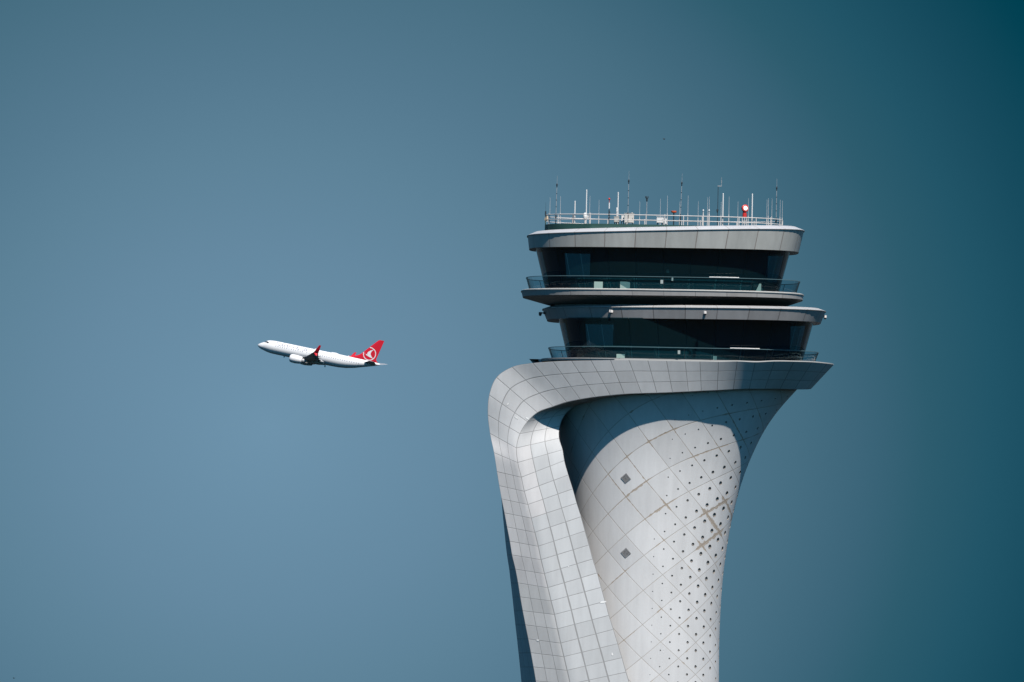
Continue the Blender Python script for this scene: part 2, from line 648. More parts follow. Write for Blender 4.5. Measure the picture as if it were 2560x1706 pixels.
def balustrade(bt, bb, glint):
    root = GB()
    P = [bt.off(-0.02, -0.02).pts(NN), bt.off(0.02, -0.02).pts(NN), bt.off(0.02, 0.02).pts(NN), bt.off(-0.02, 0.02).pts(NN)]
    root.grid(P + [P[0]], wrap=True, smooth=False)
    tpart(root, "handrail", MT["grey_rail"])
    panes(bt.off(0, -0.022), bb, "balustrade_panel", MT["bal"])
    A = bt.pts(NN)
    B = bb.pts(NN)
    for k in range(0, NP, 3):
        gg = GB()
        a_, b_ = A[k * SUB], B[k * SUB]
        c_ = Vector((bb.cx, 0, 0))
        inn = (Vector((c_.x, c_.y, a_.z)) - a_).normalized() * 0.05
        gg.tube(b_ + inn, a_ + inn, 0.022, n=6)
        tpart(gg, "baluster", MT["dark"])
    # sun glint on the handrail, painted as a white piece along its top
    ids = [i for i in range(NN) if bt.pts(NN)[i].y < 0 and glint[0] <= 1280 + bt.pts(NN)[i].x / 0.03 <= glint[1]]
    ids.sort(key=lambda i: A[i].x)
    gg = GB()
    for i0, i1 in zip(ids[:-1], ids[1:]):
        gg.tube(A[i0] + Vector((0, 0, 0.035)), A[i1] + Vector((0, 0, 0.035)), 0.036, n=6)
    tpart(gg, "handrail_glint", MT["white"])


MT["grey_rail"] = mat_plain("steel_handrail", (0.10, 0.17, 0.19), 0.35)
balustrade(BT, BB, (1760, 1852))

# lower level
G1 = Ring(1357.6, 2061, [(1357.6, 771), (1450, 770), (1700, 771), (1900, 775), (2051, 779), (2061, 780)], 8.45, 3.2)
G1.sh = 0.17
G0 = Ring(1368, 2050, [(1368, 799), (1411, 796.5), (1720, 797), (1812, 799.5), (1962, 804.6), (2050, 808)], 8.2, 3.2)
G0.sh = 0.17
LT = Ring(1396, 2032, [(1396, 799), (1714, 797), (2032, 808)], 7.7, 3.2)
LB = Ring(1419, 2004, [(1419, 897), (1711, 899), (2004, 907)], 7.1, 3.2)
TS = Ring(1353, 2040, [(1480, 894.3), (1660, 897.6)], 7.7, 3.0)
TS.z = np.array([W(1480, 894.3, -7.3).z, 0.0])
LB.z = TS.z + np.array([0.02, 0.0])
g = GB()
loft(g, [LT.off(-0.5, 0.02), G0, G1, G1.off(-0.5, 0)])
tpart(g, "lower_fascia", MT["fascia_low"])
G2 = Ring(1372, 2047, [(1372, 764), (1450, 763.5), (1700, 764), (1900, 768), (2047, 772)], 7.95, 3.2)
G2.sh = 0.17
g = GB()
loft(g, [G1.off(-0.3, 0.012), G1.off(0.06, 0.012), G1.off(0.06, 0.05), G2, G2.off(-0.12, 0.0)])
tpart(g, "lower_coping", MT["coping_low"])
g = GB()
loft(g, [G2.off(-0.12, -0.003), G2.off(-0.2, -0.1), DI.off(-0.4, -0.1)], cap1=True)
tpart(g, "lower_roof", MT["membrane"])
g = GB()
nk = DI.off(-0.3, -0.5)
loft(g, [nk, DI.off(-0.3, 0.15)])
tpart(g, "neck", MT["deck"])
panes(LT, LB, "window", MT["glass"])
g = GB()
loft(g, [LT.off(-0.5, 0.05), LT.off(-0.6, 0.05)], cap1=True)
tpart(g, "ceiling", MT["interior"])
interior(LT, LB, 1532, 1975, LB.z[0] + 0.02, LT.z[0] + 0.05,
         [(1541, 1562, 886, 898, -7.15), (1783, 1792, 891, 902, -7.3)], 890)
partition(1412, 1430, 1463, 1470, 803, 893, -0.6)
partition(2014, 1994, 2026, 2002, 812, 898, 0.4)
CT = Ring(1371, 2046, [(1371, 870), (1384, 868.5), (1500, 867), (1720, 870), (1905, 874), (2046, 881.5)], 7.8, 3.0)
CB = Ring(1380, 2035, [(1380, 897), (1711, 900), (2035, 907)], 7.55, 3.0)
CB.z = TS.z + np.array([0.0, 0.0])
g = GB()
loft(g, [TS.off(-0.5, -0.19), TS.off(-0.06, -0.19), TS.off(-0.06, -0.09), TS.off(0.0, -0.08), TS, TS.off(-0.5, 0.0)], cap0=True, cap1=True)
tpart(g, "terrace_slab", MT["deck"])
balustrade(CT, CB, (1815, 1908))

# small light fittings on the balustrades and inside the cab
for (px, py, w, h, Y) in ((1654.5, 705, 6.5, 9, -7.75), (1669.5, 678, 6.5, 8, -6.55), (1681, 698.5, 4, 8, -7.0), (1697.5, 881, 6, 9, -8.2), (1727, 876, 5, 8, -7.0)):
    g = GB()
    c = W(px, py, Y)
    g.box(c, (w * 0.015, 0.06, h * 0.015))
    g.box(c + Vector((0, 0.1, -0.02)), (w * 0.006, 0.05, h * 0.006))
    tpart(g, "light_fitting", MT["fitting"])

# ------------------------------------------------------------------ the folded band: bowl rim and stem
def supY(x, cx, a, b, n=2.4):
    tq = min(1.0, abs(x - cx) / a)
    return -b * (1 - tq ** n) ** (1 / n)


ST = []          # (E0, E3, E6, S, tonekey)


def bowl(e0, e3, tone):
    y0 = supY(e0[0], 1692, 393 if e0[0] > 1692 else 593, 8.5)
    y3 = supY(e3[0], 1692, 335.5 if e3[0] > 1692 else 521, 7.75)
    y3 += float(np.interp(e3[0], [1640, 1721, 1793, 1873, 1912, 1950, 1986, 2015, 2027], [0, .08, .28, .7, 1.0, 1.1, .8, .3, 0]))
    a, c = W(*e0, y0), W(*e3, y3)
    ctr = Vector((W(1690, 940, 0).x, 0, 0))
    i6 = (Vector((ctr.x, ctr.y, c.z)) - c).normalized()
    i0 = (Vector((ctr.x, ctr.y, a.z)) - a).normalized()
    ST.append((a, c, c + i6 * 2.2 + Vector((0, 0, 0.05)), a + i0 * 0.7 + Vector((0, 0, -0.06)), tone))


# back of the bowl, from its far left round to the right tip
zt, zb = W(2085, 912, 0).z, W(2027, 973, 0).z
x0c, x3c = W(1692, 905, 0).x, W(1692, 975, 0).x
for k, an in enumerate((158, 148, 138, 128, 118, 108, 98, 88, 78, 68, 58, 48, 38, 29, 20, 12, 5)):
    c, s_ = math.cos(R(an)), math.sin(R(an))
    q = 2 / 2.4
    a = Vector((x0c + 11.79 * math.copysign(abs(c) ** q, c), 8.5 * s_ ** q, zt + 0.05))
    cc = Vector((x3c + 10.05 * math.copysign(abs(c) ** q, c), 7.75 * s_ ** q, zb + 0.05))
    ctr = Vector((x0c, 0, 0))
    i6 = (Vector((ctr.x, 0, cc.z)) - cc).normalized()
    i0 = (Vector((ctr.x, 0, a.z)) - a).normalized()
    ST.append((a, cc, cc + i6 * 2.2, a + i0 * 0.7, "bowl"))
NBACK = len(ST)
for e0, e3 in (((2085, 912), (2027, 973)), ((2068, 909.5), (2015, 974)), ((2030, 906), (1986, 974)), ((1985, 904.5), (1950, 973)), ((1936, 904), (1912, 973)), ((1888, 906), (1873, 973)), ((1843, 904), (1833, 974)),
               ((1796, 905), (1793, 976.3)), ((1749.6, 904), (1753, 978)), ((1712.7, 903.5), (1721, 979.7)), ((1666, 902.5), (1681, 981.5)),
               ((1619.3, 901.5), (1642, 983)), ((1572, 900.5), (1603.7, 984)), ((1526, 900.8), (1560.6, 986)), ((1477.4, 901.5), (1526, 989)),
               ((1428.6, 902.3), (1489, 993)), ((1382, 904), (1450.6, 999)), ((1332, 908), (1417, 1006))):
    bowl(e0, e3, "bowl")


def stem(e0, y0, e3, y3, e6, y6, s_, ys, tone):
    ST.append((W(*e0, y0), W(*e3, y3), W(*e6, y6), W(*s_, ys), tone))


SY = -2.0
stem((1280, 918), -6.9, (1383, 1017), -6.8, (1480, 1006), -4.2, (1297, 927), -1.0, "bowl")
stem((1241, 944), -6.7, (1343.5, 1032), -6.72, (1440, 1016), -4.4, (1258, 958), SY, "bowl")
stem((1223, 988), -6.48, (1318.6, 1055), -6.75, (1413, 1036), -4.9, (1231, 990), SY, "bowl")
stem((1219.5, 1038), -6.2, (1300, 1085), -6.8, (1399.5, 1066), -5.4, (1228, 1039), SY, "bowl")
stem((1225, 1084), -6.1, (1291, 1120.7), -6.9, (1398, 1096), -5.9, (1232, 1085), SY, "bowl")
NST_E = len(ST) - 1
rows = [
    ((1235, 1132.5), (1294, 1157), (1406.6, 1125), (1240, 1133)),
    ((1242.3, 1180), (1303, 1194), (1411, 1152), (1246, 1180)),
    ((1248, 1215), (1310.5, 1229), (1421, 1188), (1249.5, 1215)),
    ((1254, 1248), (1319.5, 1262), (1432, 1223), (1253.5, 1248)),
    ((1261, 1283), (1328, 1296), (1442, 1258.6), (1256.5, 1283)),
    ((1267.5, 1318), (1336.5, 1331.6), (1453, 1292.5), (1260, 1318)),
    ((1274.4, 1353.7), (1345, 1366.5), (1463, 1328), (1263.5, 1354)),
    ((1280, 1388), (1352, 1400), (1473, 1363), (1267.5, 1388)),
    ((1288.5, 1423.7), (1360.5, 1435), (1482.5, 1398), (1273, 1424)),
    ((1295, 1458), (1369, 1470), (1493.6, 1433), (1277, 1458)),
    ((1300.5, 1493), (1377, 1503), (1503.5, 1469), (1281, 1493)),
    ((1306.7, 1527.6), (1385.5, 1537), (1513.5, 1504), (1284.7, 1528)),
    ((1313.5, 1563), (1393, 1573), (1523.2, 1539), (1288.5, 1563)),
    ((1320.5, 1598), (1401, 1608.7), (1534, 1574), (1292.5, 1598)),
    ((1327, 1632.6), (1409, 1642.5), (1545, 1610), (1296.3, 1633)),
    ((1333.5, 1668), (1417, 1676.7), (1555.5, 1645), (1300, 1668)),
    ((1339.5, 1703), (1425, 1711), (1566, 1681), (1303.2, 1703)),
    ((1346, 1738), (1433, 1746), (1577, 1717), (1306.5, 1738)),
    ((1357, 1808), (1447, 1816), (1595, 1788), (1314, 1808)),
    ((1375, 1950), (1468, 1958), (1622, 1932), (1328, 1950)),
    ((1395, 2250), (1492, 2258), (1652, 2240), (1345, 2250)),
    ((1405, 2750), (1505, 2755), (1668, 2745), (1353, 2750)),
    ((1408, 3236), (1508, 3236), (1672, 3236), (1356, 3236)),
]
for k, (e0, e3, e6, s_) in enumerate(rows):
    f = min(1.0, k / 17)
    stem(e0, -6.4 + 0.35 * f, e3, -6.95 - 0.1 * f, e6, (-6.2, -6.35)[k] if k < 2 else -6.45, s_, SY, "stem")


def catmull(pts, sub):
    out = []
    n = len(pts)
    for i in range(n - 1):
        p0, p1, p2, p3 = pts[max(i - 1, 0)], pts[i], pts[i + 1], pts[min(i + 2, n - 1)]
        for k in range(sub):
            t_ = k / sub
            # centripetal-ish weights keep long and short spans from overshooting
            d01, d12, d23 = max((p1 - p0).length, 1e-3), max((p2 - p1).length, 1e-3), max((p3 - p2).length, 1e-3)
            m1 = ((p2 - p1) / d12 * d01 + (p1 - p0) / d01 * d12) / (d01 + d12) * d12 if i > 0 else (p2 - p1)
            m2 = ((p2 - p1) / d12 * d23 + (p3 - p2) / d23 * d12) / (d12 + d23) * d12 if i < n - 2 else (p2 - p1)
            h00 = 2 * t_ ** 3 - 3 * t_ ** 2 + 1
            h10 = t_ ** 3 - 2 * t_ ** 2 + t_
            h01 = -2 * t_ ** 3 + 3 * t_ ** 2
            h11 = t_ ** 3 - t_ ** 2
            out.append(p1 * h00 + m1 * h10 + p2 * h01 + m2 * h11)
    out.append(pts[-1].copy())
    return out


BSUB = 5
E0, E3, E6, ES = [catmull([s[k] for s in ST], BSUB) for k in range(4)]
NL = len(E0)
g = GB()
VA = 6


def strip(Pa, Pb, v0, v1, nv, kind, bulge=0.0):
    P, U, V = [], [], []
    for i in range(NL):
        P.append([Pa[i].lerp(Pb[i], k / nv) for k in range(nv + 1)])
        U.append([i / BSUB] * (nv + 1))
        V.append([v0 + (v1 - v0) * k / nv for k in range(nv + 1)])

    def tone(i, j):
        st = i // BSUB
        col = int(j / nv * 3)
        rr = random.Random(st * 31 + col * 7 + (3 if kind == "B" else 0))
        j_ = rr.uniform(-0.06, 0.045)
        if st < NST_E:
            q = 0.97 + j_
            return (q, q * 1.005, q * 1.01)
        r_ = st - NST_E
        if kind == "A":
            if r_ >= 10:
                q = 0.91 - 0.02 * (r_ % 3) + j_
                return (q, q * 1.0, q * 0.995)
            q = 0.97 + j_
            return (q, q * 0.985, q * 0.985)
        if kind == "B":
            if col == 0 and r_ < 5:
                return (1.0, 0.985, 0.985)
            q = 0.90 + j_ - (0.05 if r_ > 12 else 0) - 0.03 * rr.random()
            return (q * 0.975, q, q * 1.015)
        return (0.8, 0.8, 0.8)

    def sw(i, j):
        st = i // BSUB
        return 1.6 if (kind == "B" and st > NST_E + 5) else 1.0
    g.grid(P, U, V, mat=0, tone=tone, sw=sw)


strip(E0, E3, 0, 3, VA, "A")
strip(E3, E6, 3, 6, VA, "B")
strip(ES, E0, -3, 0, 3, "S")
# return of the stem into the shaft
EB = [p + Vector((-0.05, 3.0, 0.0)) for p in E6]
SB = [p + Vector((0.6, 2.5, 0.0)) for p in ES]
i0 = (NBACK + 19) * BSUB
g2P = [[E6[i], EB[i]] for i in range(i0, NL)]
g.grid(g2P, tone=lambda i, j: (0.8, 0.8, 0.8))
g2P = [[SB[i], ES[i]] for i in range(i0, NL)]
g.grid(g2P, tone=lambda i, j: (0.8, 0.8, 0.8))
tpart(g, "cladding_band", MT["band"], attrs=True)
# pale repair plates on the stem
def band_point(px, py):
    best = None
    for i in range(i0, NL - 30):
        for k in range(1, 20):
            for Pa, Pb in ((E3, E6), (E0, E3)):
                q = Pa[i].lerp(Pb[i], k / 20)
                d_ = q - CAM
                dd = d_.dot(fwd)
                x_, y_ = 1280 + d_.dot(rgt) / dd / K, 853 - d_.dot(upv) / dd / K
                e_ = (x_ - px) ** 2 + (y_ - py) ** 2
                if best is None or e_ < best[0]:
                    va_ = (Pb[i] - Pa[i]).normalized()
                    vb_ = (Pa[i].lerp(Pb[i], k / 20) - Pa[i + 1].lerp(Pb[i + 1], k / 20)).normalized()
                    best = (e_, q, va_, vb_)
    return best[1:]


for px, py, w_, h_ in ((1504.5, 1503, 0.24, 0.085), (1343, 1599, 0.12, 0.06), (1530, 1637, 0.06, 0.10), (1424, 1417.5, 0.05, 0.03), (1270, 1012, 0.05, 0.13), (1291, 1043, 0.14, 0.06), (1322, 1046, 0.16, 0.05)):
    p, va_, vb_ = band_point(px, py)
    nn_ = va_.cross(vb_).normalized()
    if nn_.y > 0:
        nn_ = -nn_
    vb_ = nn_.cross(va_).normalized()
    g = GB()
    out_ = [(math.cos(a_) * (1 + 0.25 * math.sin(3 * a_ + px)), math.sin(a_) * (1 + 0.2 * math.cos(2 * a_ + py))) for a_ in [2 * math.pi * k / 14 for k in range(14)]]
    r1_ = [p + nn_ * 0.02 + va_ * (x * w_) + vb_ * (y * h_) for x, y in out_]
    r0_ = [p - nn_ * 0.03 + va_ * (x * w_) + vb_ * (y * h_) for x, y in out_]
    g.grid([r0_, r1_], wrap=True, smooth=False)
    g.poly(r1_)
    tpart(g, "repair_plate", MT["white"])
# roof over the hollow of the bowl, under the terrace slab
g = GB()
rim = [ES[i] + Vector((0, 0, -0.02)) for i in range(0, (NBACK + 18) * BSUB, BSUB)]
P = [rim, [Vector((p.x * 0.5 + x0c * 0.5, p.y * 0.5, TS.z[0] - 0.22)) for p in rim]]
g.grid(P, wrap=True)
g.poly(P[1])
tpart(g, "terrace_floor", MT["deck"])
# sunlit lip on the rim
lipi = [i for i in range((NBACK + 0) * BSUB, (NBACK + 13) * BSUB)]
g = GB()
P = []
for i in lipi:
    o_ = (ES[i] - E0[i]).normalized()
    a = E0[i] + o_ * 0.06
    P.append([a, a + Vector((0, 0, 0.085)), a + o_ * 0.25 + Vector((0, 0, 0.10)), a + o_ * 0.25 + Vector((0, 0, -0.01))])
g.grid(P)
tpart(g, "rim_lip", MT["kerb"])
# ------------------------------------------------------------------ shaft
SH = [(945, 2018, 1658, .74), (965, 2003, 1656, .74), (978, 1990, 1655, .74), (1010, 1958, 1652, .75), (1038, 1937, 1650, .76), (1058, 1921.5, 1648, .77), (1090, 1903, 1645, .785), (1123, 1887, 1641, .80),
      (1162, 1870, 1637, .82), (1188, 1860, 1634, .835), (1220, 1849.5, 1631, .85), (1290, 1831.5, 1625, .88), (1329, 1823.5, 1622, .895),
      (1386, 1814.6, 1618, .915), (1449, 1806.5, 1614, .93), (1525, 1801, 1611, .95), (1609, 1798, 1609, .96), (1706, 1797, 1608, .97),
      (1900, 1799, 1608, .98), (2300, 1812, 1610, 1.0), (2800, 1830, 1612, 1.0), (3236, 1845, 1614, 1.0)]
tz, tcx, tr, tk = [], [], [], []
for py, Rr, c, k in SH:
    p = W(Rr, py, 0)
    q = W(c, py - 0.021 * (Rr - c), 0)
    tz.append(p.z)
    tcx.append(q.x)
    tr.append(p.x - q.x)
    tk.append(k)
tz, tcx, tr, tk = [np.array(a)[::-1] for a in (tz, tcx, tr, tk)]
# smooth the table with a monotone dense resample
zd = np.linspace(tz[0], tz[-1], 1200)


def smooth_tab(v):
    y = np.interp(zd, tz, v)
    ker = np.hanning(61)
    ker /= ker.sum()
    yp = np.concatenate([2 * y[0] - y[30:0:-1], y, 2 * y[-1] - y[-2:-32:-1]])
    return np.convolve(yp, ker, "valid")


cxs, rs, ks = smooth_tab(tcx), smooth_tab(tr), smooth_tab(tk)


def shaft(th, z):
    cx, r, k = np.interp(z, zd, cxs), np.interp(z, zd, rs), np.interp(z, zd, ks)
    return Vector((cx + r * math.sin(th), -r * k * math.cos(th), z))


def shaft_inv(px, py):
    Y = -5.5
    for _ in range(8):
        p = W(px, py, Y)
        cx, r, k = np.interp(p.z, zd, cxs), np.interp(p.z, zd, rs), np.interp(p.z, zd, ks)
        s_ = max(-0.999, min(0.999, (p.x - cx) / r))
        th = math.asin(s_)
        Y = -r * k * math.cos(th)
    return th, p.z


NODES = {(0, 0): (1520.4, 1187.1), (1, 0): (1566.3, 1141.2), (-1, 1): (1520.4, 1286.6), (0, 1): (1564.6, 1244.1), (1, 1): (1620.7, 1204.5),
         (2, 1): (1673.4, 1171), (3, 1): (1735.5, 1142), (-1, 2): (1564.6, 1336.7), (0, 2): (1613, 1298.8), (1, 2): (1664.9, 1259),
         (2, 2): (1722.7, 1231.7), (3, 2): (1778.8, 1200.2), (4, 2): (1833, 1177), (0, 3): (1661.5, 1350.7), (1, 3): (1711.7, 1316.9),
         (2, 3): (1764.4, 1284.4), (3, 3): (1812.8, 1251.7), (1, 4): (1753.3, 1364), (2, 4): (1795.8, 1330.8),
         (-1, 3): (1608.9, 1389.4), (-1, 4): (1655.7, 1438.8), (-1, 5): (1700.4, 1483.3), (-1, 6): (1739.9, 1526), (-1, 7): (1775, 1569),
         (-2, 3): (1563.8, 1429.3), (-2, 4): (1606, 1476.5), (-2, 5): (1652.6, 1522.6), (-2, 6): (1698.7, 1565.4), (-2, 7): (1740, 1607), (-2, 8): (1774, 1650),
         (-3, 3): (1522.6, 1465.7), (-3, 4): (1559, 1517.6), (-3, 5): (1605.8, 1563), (-3, 6): (1652, 1605), (-3, 7): (1697, 1646.5), (-3, 8): (1738.8, 1688.7),
         (-4, 5): (1557, 1602.5), (-4, 6): (1604.7, 1644.4), (-4, 7): (1650, 1687), (0, 4): (1706.6, 1400.8), (0, 5): (1748, 1446), (0, 6): (1782.5, 1490), (1, 5): (1787.7, 1411),
         (2, 0): (1620.6, 1103.8), (3, 0): (1684.6, 1075), (4, 0): (1754, 1051.3), (5, 0): (1816.8, 1037), (6, 0): (1896, 1022), (4, 1): (1796, 1117.4), (5, 1): (1856, 1099),
         (2, -1): (1569, 1029), (1, -1): (1518.5, 1081), (0, -1): (1477, 1132), (0, -2): (1444.9, 1074.8), (1, -2): (1475.5, 1020.6)}
Z0 = W(1640, 1350, -5.5).z


def terms(th, z):
    t_ = (z - Z0) / 10.0
    return [1, th, t_, th * th, th * t_, t_ * t_, th ** 3, th * th * t_, th * t_ * t_, t_ ** 3, th ** 3 * t_, th * th * t_ * t_, th * t_ ** 3]


A_, ba, bb_ = [], [], []
for (a, b), (px, py) in NODES.items():
    th, z = shaft_inv(px, py)
    A_.append(terms(th, z))
    ba.append(a)
    bb_.append(b)
A_ = np.array(A_, float)
ca_ = np.linalg.lstsq(A_, np.array(ba, float), rcond=None)[0]
cb_ = np.linalg.lstsq(A_, np.array(bb_, float), rcond=None)[0]
print("lattice fit residual", np.abs(A_ @ ca_ - ba).max(), np.abs(A_ @ cb_ - bb_).max())
ZLO = W(1640, 1760, -5.5).z


def lattice(th, z):
    th = (th + math.pi) % (2 * math.pi) - math.pi
    if th > math.pi / 2:
        th = math.pi - th
    if th < -math.pi / 2:
        th = -math.pi - th
    ex = 0.0
    if z < ZLO:                         # below the fitted part the pattern simply repeats
        ex = (ZLO - z) / 1.75
        z = ZLO
    T = np.array(terms(th, z))
    return float(T @ ca_) - 0.5 * ex, float(T @ cb_) + 0.5 * ex


WEAR = [((0.15, 1), (0.85, 1), .5, .4), ((0.0, 1), (0.0, 1.9), .25, 0.35), ((1.0, 0.1), (1.0, 1.0), .3, 0.35), ((0.45, 2), (1.15, 2), .6, .35), ((2, 3), (3, 3), 1.15, .28), ((2, 3), (2, 4), 1.3, .32),
        ((1, 4), (2, 4), 1.2, .34), ((3, 3), (3, 4), .9, .25), ((3, 1.0), (4.2, 1), .3, .3), ((5, 0), (5, 1), .4, .3), ((2, 0), (3, 0), .3, .3), ((0, 0), (0, 0.6), .3, .3), ((-1, 1), (0, 1), .15, .3), ((-2.6, 3), (-2, 3), .25, .3), ((-4, 5), (-3.6, 5), .2, .3)]


def wear_at(a, b):
    w = 0.0
    for (a0, b0), (a1, b1), amp, rad_ in WEAR:
        dx, dy = a1 - a0, b1 - b0
        t_ = ((a - a0) * dx + (b - b0) * dy) / (dx * dx + dy * dy)
        t_ = max(0, min(1, t_))
        d = math.hypot(a - a0 - t_ * dx, b - b0 - t_ * dy)
        w = max(w, amp * max(0.0, 1 - (d / rad_) ** 2))
    return w


zs = list(np.arange(W(1640, 1760, -5.5).z, tz[-1], 0.19))
zlow = list(np.linspace(0.0, zs[0], 40)[:-1])
zall = zlow + zs
NTH = 200
P, U, V, WR = [], [], [], []
for z in zall:
    rowp, ru, rv, rw = [], [], [], []
    for j in range(NTH + 1):
        th = -math.pi + 2 * math.pi * j / NTH
        if j < NTH:
            rowp.append(shaft(th, z))
        a, b = lattice(th if j < NTH else -math.pi, z)
        ru.append(a)
        rv.append(b)
        rw.append(wear_at(a, b) if abs(th) < 1.6 else 0.0)
    P.append(rowp)
    U.append(ru)
    V.append(rv)
    WR.append(rw)
g = GB()
g.grid(P, U, V, wrap=True, wear=WR)
b_ = 0
g.fan(P[0], Vector((P[0][0].x * 0 + float(np.interp(zall[0], zd, cxs)), 0, zall[0])))
g.fan(P[-1], Vector((float(np.interp(zall[-1], zd, cxs)), 0, zall[-1])))
shaft_o = tpart(g, "shaft", [MT["shaft"], MT["hole"]], wear=True)

# portholes: four to a panel, growing towards the far side
cap_y = [(1000, 3.6), (1030, 4.4), (1090, 5.5), (1150, 7.0), (1210, 8.6), (1270, 9.8), (1385, 9.8), (1450, 8.7), (1550, 7.2), (1650, 6.5), (1760, 6.0)]
grid_s = []
for th in np.arange(-0.15, 1.62, 0.03):
    for z in np.arange(ZLO + 0.3, tz[-1] - 0.6, 0.25):
        a, b = lattice(th, z)
        grid_s.append((a, b, th, z))
GS = np.array(grid_s)
holes = []
for i in range(-14, 20):
    for j in range(-8, 24):
        a0, b0 = i / 2 + 0.25, j / 2 + 0.25
        d = (GS[:, 0] - a0) ** 2 + (GS[:, 1] - b0) ** 2
        k = int(d.argmin())
        if d[k] > 0.04:
            continue
        th, z = GS[k, 2], GS[k, 3]
        for _ in range(8):
            a, b = lattice(th, z)
            e = 1e-3
            a1, b1 = lattice(th + e, z)
            a2, b2 = lattice(th, z + e)
            J = np.array([[(a1 - a) / e, (a2 - a) / e], [(b1 - b) / e, (b2 - b) / e]])
            if abs(np.linalg.det(J)) < 1e-4:
                break
            st = np.linalg.solve(J, np.array([a0 - a, b0 - b]))
            th += float(np.clip(st[0], -.1, .1))
            z += float(np.clip(st[1], -.4, .4))
        a, b = lattice(th, z)
        if abs(a - a0) + abs(b - b0) > 0.02 or not (0.06 < th < 1.57) or z < ZLO + 0.2 or z > tz[-1] - 1.2:
            continue
        p = shaft(th, z)
        py = 853 - (p.z - 71.5) / 0.03 + 0.021 * (p.x / 0.03)
        cap = float(np.interp(py, [q[0] for q in cap_y], [q[1] for q in cap_y]))
        dia = min(cap, (2.1 + (th - 0.07) * 8.7) * (0.35 + 0.65 * cap / 9.8)) * 0.038
        if dia < 0.05:
            continue
        if any((p - q[0]).length < 0.5 for q in holes):
            continue
        e = 1e-3
        du_ = (shaft(th + e, z) - p).normalized()
        dz_ = (shaft(th, z + e) - p).normalized()
        nrm = du_.cross(dz_).normalized()
        if nrm.y * -math.cos(th) + nrm.x * math.sin(th) < 0:
            nrm = -nrm
        holes.append((p, nrm, dia / 2))
print("portholes", len(holes))
gc = GB()
for p, nrm, r in holes:
    gc.tube(p - nrm * (0.12 + 0.35 * r), p + nrm * 0.25, r, n=14)
cut = gc.build("cutter", MT["hole"], None)
bpy.context.view_layer.update()
shw = shaft_o.modifiers.new("holes", "BOOLEAN")
shw.object = cut
shw.operation = "DIFFERENCE"
shw.solver = "EXACT"
dg = bpy.context.evaluated_depsgraph_get()
nm = bpy.data.meshes.new_from_object(shaft_o.evaluated_get(dg))
shaft_o.modifiers.clear()
if len(nm.polygons) > 1000:
    old = shaft_o.data
    shaft_o.data = nm
    nm.name = "shaft"
    bpy.data.meshes.remove(old)
bpy.data.objects.remove(cut)
# true surface normals, so that the holes do not disturb the shading round them
sm_ = shaft_o.data
nv = len(sm_.vertices)
co = np.empty(nv * 3)
sm_.vertices.foreach_get("co", co)
co = co.reshape(-1, 3) + np.array(BASE)
zc_ = np.clip(co[:, 2], zd[0], zd[-1])
CX, RR, KK = np.interp(zc_, zd, cxs), np.interp(zc_, zd, rs), np.interp(zc_, zd, ks)
h_ = 0.15
gr = lambda v: (np.interp(zc_ + h_, zd, v) - np.interp(zc_ - h_, zd, v)) / (2 * h_)
TH = np.arctan2((co[:, 0] - CX), -co[:, 1] / KK)
dth = np.stack([RR * np.cos(TH), RR * KK * np.sin(TH), 0 * TH], 1)
dzz = np.stack([gr(cxs) + gr(rs) * np.sin(TH), -gr(rs * ks) * np.cos(TH), 1 + 0 * TH], 1)
NRM = np.cross(dth, dzz)
NRM /= np.linalg.norm(NRM, axis=1)[:, None]
ln = []
for p in sm_.polygons:
    fn = p.normal
    for vi in p.vertices:
        q = NRM[vi]
        ln.append(tuple(q) if abs(fn.x * q[0] + fn.y * q[1] + fn.z * q[2]) > 0.8 else tuple(fn))
sm_.normals_split_custom_set(ln)
print("shaft faces", len(shaft_o.data.polygons))


def porthole_mesh(gg, p, nrm, r):
    x = nrm.orthogonal().normalized()
    y = nrm.cross(x)
    dep = 0.03 + 0.32 * r
    n = 14
    rows_ = []
    for (rr, dd) in ((r - 0.004, 0.004), (r - 0.006, -dep), (0.0, -dep)):
        rows_.append([p + nrm * dd + (x * math.cos(2 * math.pi * k / n) + y * math.sin(2 * math.pi * k / n)) * rr for k in range(n)])
    gg.grid(rows_[:2], wrap=True, smooth=True)
    gg.poly(rows_[1])


holes.sort(key=lambda h: -h[2] * max(0.12, -h[1].y))
for p, nrm, r in holes[:100]:
    gg = GB()
    porthole_mesh(gg, p, nrm, r)
    tpart(gg, "round_window", MT["hole"], shaft_o)
gg = GB()
for p, nrm, r in holes[100:]:
    porthole_mesh(gg, p, nrm, r)
if gg.v:
    o = tpart(gg, "small_round_windows", MT["hole"], shaft_o)
    o["kind"] = "stuff"

